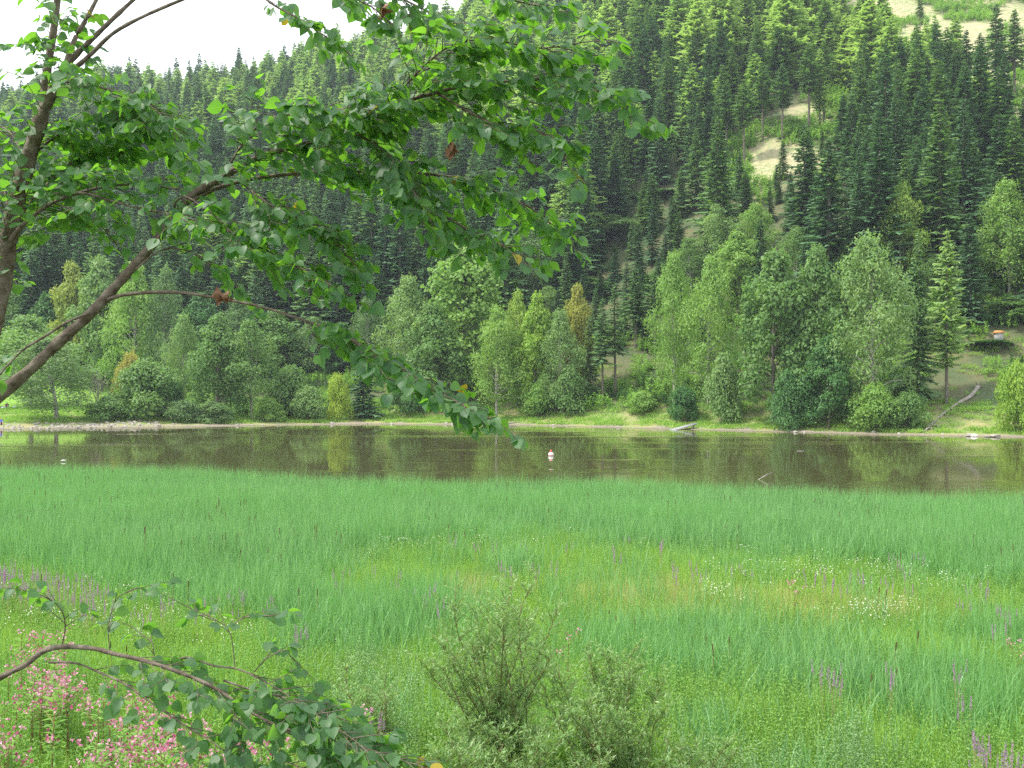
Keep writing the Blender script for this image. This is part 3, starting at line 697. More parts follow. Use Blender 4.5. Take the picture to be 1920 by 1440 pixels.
def flowerspecks(seed, n, h, size):
    G = herb(seed, 5, .3, h, .07, .025, 5); r = np.random.default_rng(seed); nb = len(G.Q)
    for k in range(n):
        p = np.array([*(r.normal(size=2) * .2), h * r.uniform(.8, 1.15)])
        for q in range(2):
            a = r.normal(size=3) * size * .6; b = r.normal(size=3) * size * .6; G.quad(p - a, p - b, p + a, p + b, r.random())
    return mesh('specks', np.array(G.V), [np.array(G.Q)] + ([np.array(G.T)] if G.T else []), [M['herb'], M['white_petal']], var=G.qv + G.tv, midx=[0] * nb + [1] * (len(G.Q) - nb) + [0] * len(G.T))
white_p = [flowerspecks(160 + i, 12, .85, .016) for i in range(2)]

def ell(px, py, cx, cy, rx, ry): return np.exp(-1.2 * ((((px - cx) / rx) ** 2 + ((py - cy) / ry) ** 2) ** 1.6))
dens = 19.0
X, Y = [], []
yy = 4.5
while yy < 64:
    hw = .53 * yy + 4; st = 1 / math.sqrt(dens) * (.9 if yy < 20 else 1.0 if yy < 34 else 1.15); xs = np.arange(-hw, hw, st); X.append(xs + rng.uniform(-.5, .5, len(xs)) * st); Y.append(yy + rng.uniform(-.5, .5, len(xs)) * st); yy += st
X = np.concatenate(X); Y = np.concatenate(Y); ok = Y < reed_edge(X) + rng.normal(0, .25, len(X)); X, Y = X[ok], Y[ok]; Z = zt(X, Y)
qx, qy = proj(np.stack([X, Y, Z + .6], 1))
jn = (vnoise(X, Y, 1.7, 2) - .5) + .6 * (vnoise(X, Y, .6, 3) - .5)
edge = -8 + np.interp(qx, [-400, 0, 200, 260, 480, 640, 760, 1000, 1250, 1500, 1700, 1900, 2300], [1030, 1035, 1055, 1100, 1125, 1040, 1000, 990, 1005, 1025, 1045, 1085, 1100])
cat = 1 / (1 + np.exp((qy - edge) / 9 + jn * 2.0))
for c in ((700, 1140, 200, 62), (1330, 1185, 310, 46), (1760, 1270, 240, 62), (1560, 1225, 180, 36), (1930, 1160, 120, 40), (560, 1110, 120, 40)): cat = np.maximum(cat, ell(qx, qy, *c) * (.75 + jn))
for c in ((960, 1045, 60, 22), (720, 1290, 22, 30), (1340, 1310, 40, 40), (1500, 1400, 40, 40), (240, 1060, 120, 30)): cat = np.maximum(cat, .5 * ell(qx, qy, *c))
silv = np.maximum(ell(qx, qy, 700, 1320, 120, 120), ell(qx, qy, 1480, 1410, 300, 60)) * .5
yel = np.maximum.reduce([ell(qx, qy, 1190, 1085, 190, 30), ell(qx, qy, 1500, 1105, 320, 26), ell(qx, qy, 880, 1075, 70, 24), ell(qx, qy, 1420, 1100, 90, 18)])
wht = np.maximum.reduce([ell(qx, qy, 1380, 1112, 60, 16), ell(qx, qy, 1665, 1128, 40, 24), ell(qx, qy, 1570, 1138, 60, 12), .25 * ell(qx, qy, 600, 1010, 500, 30), .25 * ell(qx, qy, 200, 1140, 300, 60), .3 * ell(qx, qy, 1700, 1060, 300, 30)])
cat = np.maximum(cat, .05 * (qy < 1330)); u = rng.random(len(X))
ty = np.where(u < cat, 0, 1)
u2 = rng.random(len(X)); m = ty == 1
herbp = np.clip(.35 + .5 * jn + .3 * smoothstep(1150, 1400, qy), 0, .9)
ty = np.where(m & (u2 < herbp), 2, ty)
ty = np.where(m & (rng.random(len(X)) < silv), 3, ty); ty = np.where(m & (rng.random(len(X)) < yel * .55), 4, ty); ty = np.where(m & (rng.random(len(X)) < wht * .5), 5, ty)
near_h = 1 - .25 * smoothstep(11, 6, Y)
names = [('cattail_reeds', cat_p, 'tall blue-green cattail reeds filling the marsh up to the water', 'reeds', .2), ('meadow_grass', grass_p, 'light green marsh grass between the reed patches', 'grass', .3), ('leafy_herbs', herb_p, 'light green leafy herbs growing on the near bank', 'herbs', .3),
         ('silvery_herbs', silver_p, 'silvery green narrow-leaved herbs on the near bank', 'herbs', .25), ('straw_grass', straw_p, 'yellow dry grass in the pale strip of the marsh', 'grass', .2), ('white_wildflowers', white_p, 'tiny white wildflowers speckling the marsh', 'flowers', .2)]
for k, (nm, pr, lb, ct, vv) in enumerate(names):
    i = np.where(ty == k)[0]; nn = len(i)
    if k == 0: idx = np.where(rng.random(nn) < .012, rng.integers(5, 7, nn), rng.integers(0, 5, nn))
    else: idx = rng.integers(0, len(pr), nn)
    sc = rng.uniform(1 - vv, 1 + vv, nn) * near_h[i]
    if k == 0: sc = sc * (.85 + .3 * vnoise(X[i], Y[i], 3.5, 9)) * (.8 + .2 * smoothstep(17, 30, Y[i]))
    scatter(nm, np.stack([X[i], Y[i], Z[i] - .03], 1), np.stack([rng.normal(0, .05, nn), rng.normal(0, .05, nn), rng.uniform(0, 6.28, nn)], 1), np.stack([np.full(nn, 1. if k == 0 else .72), np.full(nn, 1. if k == 0 else .72), sc * (1. if k == 0 else .72)], 1), idx, pr, lb, ct)
# low under-layer so that no bare soil shows
UX = rng.uniform(-32, 32, 9000); UY = rng.uniform(5, 58, 9000); k = (np.abs(UX) < .56 * UY + 4) & (UY < reed_edge(UX) - .3); UX, UY = UX[k], UY[k]; nn = len(UX)
scatter('undergrass', np.stack([UX, UY, zt(UX, UY) - .03], 1), np.stack([0 * UX, 0 * UX, rng.uniform(0, 6.28, nn)], 1), np.stack([np.full(nn, 1.4), np.full(nn, 1.4), rng.uniform(.3, .55, nn)], 1), rng.integers(0, 4, nn), grass_p, 'short grass under the reeds and herbs of the near bank', 'grass')
# far shore grass and scrub
FX = rng.uniform(-110, 95, 9000); FS = rng.uniform(2.2, 30, 9000) ; FY = shore(FX) + FS
k = (rng.random(9000) < np.where(FS < 12, .9, .5)) & ~((FX < -42) & (FS < 7)) & (vnoise(FX, FY, 5, 6) + .25 * (FS > 3.5) > .42); FX, FY = FX[k], FY[k]; nn = len(FX)
scatter('shore_grass', np.stack([FX, FY, zt(FX, FY) - .03], 1), np.stack([0 * FX, 0 * FX, rng.uniform(0, 6.28, nn)], 1), np.stack([np.full(nn, 2.), np.full(nn, 2.), rng.uniform(.35, .9, nn)], 1), rng.integers(0, 4, nn), [blades(170 + i, 40, .4, .7, .03, .25, .5, 3).build('shoregrass_%d' % i, M['grass']) for i in range(4)], 'yellow-green grass along the far shore', 'grass')
UX = rng.uniform(-60, 75, 2600); US = rng.uniform(9, 55, 2600); UY = shore(UX) + US; k = (vnoise(UX, UY, 7, 16) > .42) & ~((UX < -38) & (US < 40)); UX, UY = UX[k], UY[k]; nn = len(UX)
scatter('slope_undergrowth', np.stack([UX, UY, zt(UX, UY) - .05], 1), np.stack([0 * UX, 0 * UX, rng.uniform(0, 6.28, nn)], 1), np.stack([rng.uniform(1.6, 3.4, nn)] * 3, 1), rng.integers(0, 3, nn), [herb(180 + i, 14, .5, .6, .16, .08, 6).build('undergrowth_%d' % i, M['bramble'] if i == 0 else M['herb']) for i in range(3)], 'low leafy undergrowth on the slope between the shore trees', 'undergrowth')
gx, gy = [], []
for cx, cy, rx, ry in CLEAR:
    NG = int(110 + rx * ry * .45); a = rng.uniform(0, 6.28, NG); q = np.sqrt(rng.random(NG)); gx.append(cx + np.cos(a) * q * rx * 1.1); gy.append(cy + np.sin(a) * q * ry * 1.1)
gx = np.concatenate(gx); gy = np.concatenate(gy); k = vnoise(gx, gy, 9, 20) > .42; gx, gy = gx[k], gy[k]; nn = len(gx)
scatter('glade_scrub', np.stack([gx, gy, zt(gx, gy) - .05], 1), np.stack([0 * gx, 0 * gx, rng.uniform(0, 6.28, nn)], 1), np.stack([rng.uniform(1., 4.5, nn)] * 3, 1), rng.integers(0, 2, nn), [herb(190 + i, 14, .5, .6, .16, .09, 6).build('gladescrub_%d' % i, M['herb']) for i in range(2)], 'low green scrub scattered over the pale glades', 'scrub')

# ------------------------------------------------------------------ flowers on the near bank
def balsam_model(seed):
    r = np.random.default_rng(seed); U = lambda a, b: float(r.uniform(a, b)); St, Lf, Fl = Geo(), Geo(), Geo(); H = 1.35
    tips = []
    main = np.array([U(-.08, .08), U(-.08, .08), H]); St.tube([(0, 0, -.05), main * .5 + r.normal(size=3) * .02, main], [.014, .010, .006], 5)
    for k in range(3):
        t = U(.55, .9); a = U(0, 6.28); b = main * t; e = b + np.array([math.cos(a) * .25, math.sin(a) * .25, U(.15, .38)]); St.tube([b, e], [.007, .004], 4); tips.append(e)
    tips.append(main)
    for i in range(16):
        t = .2 + .78 * i / 16
        for j in range(4):
            a = i * 1.1 + j * 1.57 + U(-.3, .3); dd = np.array([math.cos(a), math.sin(a), U(-.15, .6)]); leafquad(Lf, main * t, dd, U(.12, .20), U(.04, .06), np.array([0, 0, 1.]) + r.normal(size=3) * .2, U(0, 1))
    for e in tips:
        for j in range(7):
            a = U(0, 6.28); leafquad(Lf, e - np.array([0, 0, U(0, .12)]), np.array([math.cos(a), math.sin(a), U(-.1, .6)]), U(.07, .12), U(.025, .04), np.array([0, 0, 1.]), U(0, 1))
        for q in range(int(U(3, 6))):
            c = e + np.array([r.normal() * .06, r.normal() * .06, U(.0, .13)]); v = U(0, 1); f = r.normal(size=3); f[2] *= .4; f /= np.linalg.norm(f)
            for m_ in range(4):   # hood, lip, two wings
                d = f * .4 + r.normal(size=3) * .7; leafquad(Fl, c, d, U(.028, .044), U(.026, .040), r.normal(size=3), v)
    return St.build('balsam_stem', M['stem_red']), Lf.build('balsam_foliage', M['balsam_leaf']), Fl.build('balsam_flowers', M['pink'])
BAL = [balsam_model(200 + i) for i in range(5)]
def loose_model(seed):
    r = np.random.default_rng(seed); U = lambda a, b: float(r.uniform(a, b)); St, Lf = Geo(), Geo(); sp = []
    for k in range(3):
        a = U(0, 6.28); b = np.array([math.cos(a) * .06, math.sin(a) * .06, -.05]); e = np.array([math.cos(a) * U(.1, .22), math.sin(a) * U(.1, .22), U(1.15, 1.5)]); St.tube([b, e], [.006, .003], 4)
        for i in range(9):
            for j in range(2):
                aa = i * 1.57 + j * 3.14; leafquad(Lf, b + (e - b) * (.2 + .5 * i / 9), np.array([math.cos(aa), math.sin(aa), .4]), .08, .018, np.array([0, 0, 1.]), U(0, 1))
        Fl = Geo(); l = U(.22, .38)
        for q in range(34):
            t = q / 34; c = e - (e - b) / np.linalg.norm(e - b) * l * (1 - t); aa = q * 2.4; dd = np.array([math.cos(aa), math.sin(aa), .35]); leafquad(Fl, c, dd, .03 * (1.15 - .6 * t), .022, r.normal(size=3), U(0, 1))
        sp.append(Fl.build('loosestrife_spike', M['purple']))
    return St.build('loosestrife_stem', M['stem_green']), Lf.build('loosestrife_foliage', M['herb']), sp
LOO = [loose_model(220 + i) for i in range(4)]
def groundpx(px, py, h):
    """ground point whose plant of height h shows its top at the pixel"""
    d = np.arange(9.0, 52, .05); x = (px - 960) / F * d; top = zt(x, d) + h; ray = CZ + (720 - py) / F * d
    ab = np.where(ray > top)[0]; i = min(len(d) - 1, ab[-1] + 1) if len(ab) else 0; return x[i], d[i]
def put_balsam(px, py, label, group):
    s = R(.58, .82); x, y = groundpx(px, py, 1.4 * s); a, b, c = BAL[int(rng.integers(5))]
    e = empty('balsam_plant', (x, y, float(zt(x, y))), R(0, 6.28), (s, s, s)); tag(e, label, 'flower', group)
    obj('stem', a, e); obj('foliage', b, e); obj('blossom', c, e)
for reg, num, lb, gp in (((0, 130, 1185, 1330), 22, 'pink balsam plant behind the low bare-topped branch', 'balsam behind the low branch'),
                         ((100, 185, 1255, 1330), 8, 'pink balsam plant behind the low bare-topped branch', 'balsam behind the low branch'),
                         ((170, 330, 1290, 1440), 24, 'pink balsam plant in the flower bank below the low branch', 'balsam below the low branch'),
                         ((270, 430, 1335, 1445), 16, 'pink balsam plant in the flower bank below the low branch', 'balsam below the low branch'),
                         ((420, 560, 1380, 1450), 9, 'pink balsam plant in the flower bank below the low branch', 'balsam below the low branch'),
                         ((-120, 60, 1330, 1450), 8, 'pink balsam plant in the flower bank below the low branch', 'balsam below the low branch')):
    for k in range(int(num * 1.25)): put_balsam(R(reg[0], reg[1]), R(reg[2], reg[3]), lb, gp)
for px, py in ((695, 1338), (1487, 1093), (1912, 1205), (1070, 1195)): put_balsam(px, py, 'lone pink balsam plant standing apart in the green marsh', 'single balsam plants')
def put_loose(px, py, label, group):
    s = R(.52, .74); x, y = groundpx(px, py, 1.45 * s); a, b, sp = LOO[int(rng.integers(4))]
    e = empty('loosestrife_plant', (x, y, float(zt(x, y))), R(0, 6.28), (s, s, s)); tag(e, label, 'flower', group)
    obj('stem', a, e); obj('foliage', b, e)
    for q in sp: obj('flower_spike', q, e)
for k in range(75):
    f = R(0, 1); put_loose(-20 + 225 * f + R(-15, 15), 1045 + 45 * f + R(-8, 45), 'purple loosestrife in the dense patch beside the cattails', 'dense loosestrife patch')
for cx, cy, rx, ry, num, wh in ((330, 1120, 110, 20, 8, 'behind the low branch'), (450, 1120, 60, 20, 6, 'behind the low branch'), (560, 1160, 40, 20, 3, 'behind the low branch'), (690, 1080, 60, 25, 6, 'in the reeds left of the tall willow bush'), (780, 1105, 80, 20, 5, 'in the reeds left of the tall willow bush'),
        (960, 1030, 120, 30, 12, 'behind the tall willow bush'), (1200, 1020, 60, 20, 6, 'along the far edge of the pale grass strip'), (1350, 1050, 90, 20, 8, 'along the far edge of the pale grass strip'), (1560, 1075, 120, 25, 10, 'among the white wildflowers'), (1690, 1060, 40, 30, 7, 'among the white wildflowers'),
        (1830, 1110, 70, 30, 6, 'among the white wildflowers'), (1890, 1150, 25, 20, 4, 'among the white wildflowers'), (1750, 1260, 100, 40, 6, 'in the reed patch nearest the bank'), (1560, 1240, 40, 20, 4, 'in the reed patch nearest the bank'), (1870, 1390, 50, 40, 12, 'in the leafy herbs at the foot of the bank'), (700, 1340, 20, 20, 3, 'beside the small willow bush')):
    for k in range(num): put_loose(cx + R(-1, 1) * rx, cy + R(-1, 1) * ry, 'purple loosestrife ' + wh, 'loosestrife ' + wh)

# ------------------------------------------------------------------ willow bushes
def willow(name, px, d, H, W, nstem, seed, label, nleaf):
    r = np.random.default_rng(seed); U = lambda a, b: float(r.uniform(a, b)); x = (px - 960) / F * d; z = float(zt(x, d)); e = empty(name, (x, d, z)); tag(e, label, 'bush'); Lf = Geo()
    tw = Geo()
    for k in range(nstem):
        a = U(0, 6.28); sp = math.sqrt(U(0, 1)) * W * .5; hh = H * U(.6, 1.0) * (1 - .25 * sp / (W * .5)); tip = np.array([math.cos(a) * sp, math.sin(a) * sp, hh]); b = np.array([U(-.2, .2) * W, U(-.2, .2) * W, -.1])
        P = spline([b, b * .6 + tip * np.array([.3, .3, .35]) + r.normal(size=3) * .05, tip * np.array([.75, .75, .75]) + r.normal(size=3) * .06, tip], 4)
        G = Geo(); G.tube(P, np.linspace(.013, .003, len(P)), 5); obj('stem', G.build('willow_stem', M['stem_green']), e)
        for q in range(int(nleaf / nstem / 14)):
            t = 1 - .97 * U(0, 1) ** .8; i = min(len(P) - 2, int(t * (len(P) - 1))); p = P[i] + (P[i + 1] - P[i]) * U(0, 1); aa = U(0, 6.28)
            dd = np.array([math.cos(aa), math.sin(aa), U(.5, 1.5)]); dd /= np.linalg.norm(dd); l = U(.15, .5) * (1.15 - .6 * t); tw.tube([p, p + dd * l], [.003, .0015], 3, cap=False)
            for m_ in range(14):
                tt = U(.1, 1); ld = dd * .7 + r.normal(size=3) * .55; leafquad(Lf, p + dd * l * tt, ld, U(.05, .085), U(.012, .019), np.array([0, 0, 1.]) + r.normal(size=3) * .5, U(0, 1))
    obj('twigs', tw.build('willow_twigs', M['stem_green']), e)['kind'] = 'stuff'
    obj('foliage', Lf.build('willow_foliage', M['willow']), e)['kind'] = 'stuff'
willow('willow_bush', 935, 12.9, 2.85, 1.85, 20, 1, 'tall airy willow bush in front of the marsh', 17000)
willow('willow_bush', 1150, 12.2, 1.9, 1.65, 16, 2, 'lower airy willow bush right beside the tall one', 13500)
willow('willow_bush', 965, 11.4, 1.2, 1.9, 12, 3, 'short dense willow bush between the tall and the lower one', 8000)
willow('willow_bush', 905, 12.0, 1.1, 1.3, 10, 8, 'low leafy willow shoots hiding the foot of the tall willow bush', 6000)
willow('willow_bush', 1310, 11.6, 1.15, 1.0, 7, 4, 'small thin willow bush right of the lower one', 2600)
willow('willow_bush', 700, 13.4, 1.45, 1.2, 8, 6, 'small willow bush between the tall willow and the low branch', 3000)
# dark bramble in the lower left corner
for px, d, H, W, lb in ((55, 9.5, 1.0, 1.5, 'dark green bramble bush in front of the pink flowers'), (-60, 9.3, 1.0, 1.4, 'second dark bramble bush left of the first one')):
    x = (px - 960) / F * d; e = empty('bramble_bush', (x, d, float(zt(x, d)))); tag(e, lb, 'bush'); r = np.random.default_rng(int(px + 900)); Lf, St = Geo(), Geo()
    for k in range(120):
        a = r.uniform(0, 6.28); c = np.array([math.cos(a) * r.uniform(0, W / 2), math.sin(a) * r.uniform(0, W / 2), 0]); t = c + np.array([r.normal() * .15, r.normal() * .15, H * r.uniform(.4, 1) * (1 - .4 * (np.linalg.norm(c) / (W / 2)) ** 2)]); St.tube([c * .3, t], [.006, .003], 3, cap=False)
        for q in range(30):
            aa = r.uniform(0, 6.28); leafquad(Lf, c * .3 + (t - c * .3) * r.uniform(.35, 1) + r.normal(size=3) * .04, np.array([math.cos(aa), math.sin(aa), r.uniform(-.2, .5)]), r.uniform(.04, .075), r.uniform(.025, .04), np.array([0, 0, 1.]) + r.normal(size=3) * .25, r.random())
    obj('stems', St.build('bramble_stems', M['stem_green']), e)['kind'] = 'stuff'; obj('foliage', Lf.build('bramble_foliage', M['bramble']), e)['kind'] = 'stuff'

# ------------------------------------------------------------------ the near tree
base = np.array([-2.75, 4.3, float(zt(-2.75, 4.3)) - .05])
tree = empty('elm_tree', base); tag(tree, 'grey-barked tree with broad leaves arching over the marsh, base out of view', 'tree')
def toL(P): return np.asarray(P) - base
def limb(pts, d0, d1, w0, w1, name='branch', sides=8, start=None):
    P = []; n = len(pts)
    for i, (a, b) in enumerate(pts): P.append(unproj(a, b, d0 + (d1 - d0) * i / (n - 1)))
    if start is not None: P = [np.asarray(start)] + P
    S_ = spline(P, 5); k = np.linspace(0, 1, len(S_)); dm = np.linspace(d0, d1, len(S_)); rad = np.maximum((w0 + (w1 - w0) * k) * .60, 1.6) / F * dm * .5
    rr_ = np.random.default_rng(int(abs(pts[0][0] * 7 + pts[0][1]))); rad = rad * (1 + .07 * rr_.normal(size=len(rad)))
    G = Geo(); G.tube(toL(S_), rad, sides); obj(name, G.build('near_' + name, M['bark_fore'], True), tree); return S_
LE = []      # leaves: (pos, axis, normal, length, widthfactor, var)
TW = Geo()
rl = np.random.default_rng(99); UL = lambda a, b: float(rl.uniform(a, b))
def add_leaf(p, d, size):
    d = d / np.linalg.norm(d); nrm = np.array([0, 0, 1.]) + rl.normal(size=3) * .55 + np.array([0, -.2, 0]); nrm -= d * nrm.dot(d); nrm /= np.linalg.norm(nrm)
    pet = d * size * .12; LE.append((p + pet, d, nrm, size, UL(.86, 1.12), UL(0, 1)))
def twiglet(p, d, l, size, lev=1):
    d = d / np.linalg.norm(d); n = max(2, int(l / .027)); P = [p]; cur = p.copy(); dd = d.copy()
    for i in range(n):
        dd = dd + np.array([0, 0, -.05]) + rl.normal(size=3) * .07; dd /= np.linalg.norm(dd); cur = cur + dd * l / n; P.append(cur.copy())
        side = np.cross(dd, (0, 0, 1)); side /= (np.linalg.norm(side) + 1e-6); sg = 1 if i % 2 else -1
        if i > 0 or lev == 0:
            ld = dd * UL(.3, .8) + side * sg * UL(.5, 1) + np.array([0, 0, UL(-.9, -.1)]); add_leaf(cur, ld, size * UL(.6, 1.3))
        if lev and i > 1 and UL(0, 1) < .22: twiglet(cur, dd * .6 + side * sg * .8, l * UL(.35, .6), size, 0)
    add_leaf(cur, dd + np.array([0, 0, UL(-.6, -.1)]), size)
    TW.tube(toL(P), np.linspace(.0019, .0009, len(P)), 4, cap=False)
def leafy(S_, t0, dens, l=(.12, .3), size=.043, up=.15):
    """sprays of twigs along a limb from fraction t0"""
    L = np.linalg.norm(np.diff(S_, axis=0), axis=1); cum = np.concatenate([[0], np.cumsum(L)]); tot = cum[-1]; s = tot * t0; k = 0
    while s < tot:
        i = min(len(S_) - 2, int(np.searchsorted(cum, s) - 1)); i = max(i, 0); p = S_[i] + (S_[i + 1] - S_[i]) * ((s - cum[i]) / max(1e-6, L[i])); d = (S_[i + 1] - S_[i]) / max(1e-6, L[i])
        side = np.cross(d, (0, 0, 1)); side /= (np.linalg.norm(side) + 1e-6); sg = 1 if k % 2 else -1
        twiglet(p, d * UL(.4, 1) + side * sg * UL(.4, 1) + np.array([0, 0, UL(-.3, up + .28)]), UL(*l) * .82 * (1.1 - .45 * s / tot), size); s += UL(.6, 1.4) / dens; k += 1
    twiglet(S_[-1], S_[-1] - S_[-2], .12, size)

trunk = limb([(-130, 1000), (-60, 760), (-4, 560), (20, 430), (50, 310), (82, 205)], 4.3, 4.2, 84, 42, 'trunk', 12, start=base)
l1 = limb([(82, 205), (86, 150), (100, 60), (110, -20), (118, -140)], 4.2, 4.2, 30, 17)
l2 = limb([(84, 203), (108, 152), (126, 120)], 4.2, 4.15, 36, 26)
l2a = limb([(122, 126), (138, 78), (165, 30), (195, -30), (230, -110)], 4.15, 4.25, 18, 10)
l2b = limb([(124, 124), (150, 95), (178, 68), (215, 32), (262, -12), (330, -80)], 4.15, 4.1, 19, 10)
l2c = limb([(112, 152), (135, 132), (168, 104), (210, 64), (262, 34), (345, -2), (440, -38)], 4.15, 3.95, 16, 9)
st2 = limb([(-120, 1050), (-70, 830), (-10, 752), (60, 690), (112, 640), (170, 588), (232, 520), (292, 452), (332, 400), (362, 365), (412, 335), (462, 305), (512, 284)], 4.25, 3.85, 46, 17, 'branch', 10, start=base + np.array([.12, -.05, .3]))
st2e = limb([(505, 287), (580, 268), (650, 238), (720, 206), (800, 178), (880, 160), (960, 152), (1040, 148), (1095, 160), (1150, 185), (1180, 200)], 3.85, 3.55, 17, 3)
s1 = limb([(352, 378), (410, 352), (470, 336), (530, 328), (610, 322), (700, 322), (790, 325), (870, 338), (935, 362), (985, 385), (1020, 408), (1040, 425)], 3.95, 4.05, 15, 3)
s2 = limb([(203, 562), (232, 553), (285, 548), (345, 549), (405, 559), (480, 573), (560, 597), (640, 628), (705, 668), (770, 704), (840, 745), (905, 780)], 4.05, 3.6, 13, 3)
s3 = limb([(168, 588), (130, 602), (85, 630), (45, 655), (10, 690), (-30, 740)], 4.05, 4.0, 10, 5)
b1 = limb([(20, 450), (50, 415), (100, 380), (160, 358), (220, 347), (280, 347), (335, 355)], 4.2, 4.0, 15, 5)
b2 = limb([(60, 372), (110, 362), (160, 363), (215, 378), (265, 392), (325, 402), (400, 422)], 4.2, 3.8, 9, 4)
b3 = limb([(34, 408), (75, 360), (120, 318), (170, 296), (235, 285)], 4.25, 4.5, 12, 4)
b4 = limb([(326, 402), (330, 378), (352, 370), (390, 395), (440, 415)], 3.95, 3.8, 8, 4)
b5 = limb([(115, 150), (150, 160), (190, 165), (240, 180), (290, 205), (330, 250)], 4.15, 4.0, 7, 3)
b6 = limb([(420, 330), (445, 285), (480, 240), (540, 215), (620, 205), (700, 200)], 3.9, 3.6, 8, 3)
b7 = limb([(640, 242), (690, 262), (740, 300), (770, 350), (800, 400)], 3.8, 3.7, 8, 3)
b8 = limb([(720, 206), (760, 160), (810, 110), (860, 80), (930, 75), (1010, 90), (1090, 80)], 3.75, 3.5, 8, 3)
b9 = limb([(820, 175), (880, 210), (940, 240), (990, 240), (1035, 262), (1060, 300)], 3.7, 3.5, 8, 3)
b10 = limb([(450, 340), (500, 380), (560, 410), (620, 450), (660, 490)], 3.95, 3.8, 8, 3)
b11 = limb([(400, 400), (440, 440), (500, 470), (560, 500), (630, 540)], 3.85, 3.75, 6, 3)
b12 = limb([(700, 322), (760, 370), (820, 400), (880, 430), (940, 460), (965, 480)], 4.0, 3.8, 7, 3)
t1 = limb([(440, -60), (500, 0), (560, 35), (610, 68), (640, 88)], 4.0, 3.9, 8, 3)
t2 = limb([(560, -60), (640, -15), (700, 15), (735, 45)], 4.0, 3.9, 8, 3)
t3 = limb([(640, -70), (740, -10), (820, 30), (870, 60), (885, 85)], 3.9, 3.8, 8, 3)
t4 = limb([(820, -70), (900, -20), (960, 0), (1030, 15), (1060, 25)], 3.8, 3.7, 8, 3)
# the limbs coming in from above belong to the crown overhead
limb([(118, -140), (250, -220), (440, -230), (560, -140), (640, -70)], 4.2, 3.95, 16, 9); limb([(440, -38), (470, -60), (520, -90), (640, -110), (820, -70)], 3.95, 3.8, 9, 8)
limb([(345, -2), (400, -40), (440, -60)], 3.95, 4.0, 8, 7); limb([(520, -90), (540, -75), (560, -60)], 3.9, 4.0, 7, 7)
b13 = limb([(62, 290), (110, 252), (165, 228), (225, 222), (285, 240), (325, 280)], 4.25, 4.35, 10, 3)
b14 = limb([(28, 420), (10, 360), (40, 300), (20, 250), (-20, 225)], 4.25, 4.6, 9, 3)
b15 = limb([(100, 380), (150, 400), (190, 425), (215, 455)], 4.1, 4.2, 6, 3)
b16 = limb([(255, 505), (300, 470), (350, 470), (400, 500), (440, 530)], 4.0, 4.1, 6, 3)
# low branch
lo = limb([(-90, 1330), (-30, 1288), (5, 1268), (48, 1246), (80, 1222), (112, 1213), (170, 1215), (215, 1226), (275, 1240), (335, 1260), (395, 1286), (445, 1318), (475, 1338), (540, 1372), (610, 1405), (690, 1440), (780, 1480)], 4.0, 3.5, 22, 6, start=base + np.array([.15, -.1, .35]))
lo1 = limb([(308, 1250), (350, 1233), (400, 1248), (450, 1256), (510, 1285), (560, 1318), (620, 1340)], 3.85, 3.6, 8, 3)
lo2 = limb([(92, 1242), (140, 1243), (180, 1258), (235, 1283), (290, 1322), (350, 1362), (410, 1400), (470, 1450)], 3.95, 3.5, 8, 4)
lo3 = limb([(115, 1214), (122, 1180), (118, 1150), (100, 1128), (75, 1115)], 3.95, 3.85, 5, 3)
lo4 = limb([(206, 1225), (203, 1185), (208, 1150), (222, 1120), (255, 1104)], 3.9, 3.9, 4, 2)
lo5 = limb([(440, 1254), (437, 1215), (428, 1180), (400, 1160), (360, 1142)], 3.8, 3.8, 4, 2)
lo6 = limb([(430, 1175), (460, 1158), (495, 1155)], 3.8, 3.75, 3, 2)
lo7 = limb([(476, 1260), (500, 1235), (530, 1220), (545, 1230)], 3.7, 3.7, 4, 2)
lo8 = limb([(420, 1276), (480, 1296), (545, 1312), (600, 1345), (660, 1385), (700, 1420)], 3.75, 3.45, 7, 3)
lo10 = limb([(520, 1362), (590, 1380), (660, 1398), (730, 1418), (800, 1440)], 3.6, 3.45, 6, 3)
lo11 = limb([(395, 1286), (420, 1320), (470, 1370), (520, 1420), (600, 1450)], 3.75, 3.5, 6, 3)
lo9 = limb([(310, 1258), (290, 1230), (285, 1205), (260, 1185)], 3.85, 3.9, 3, 2)
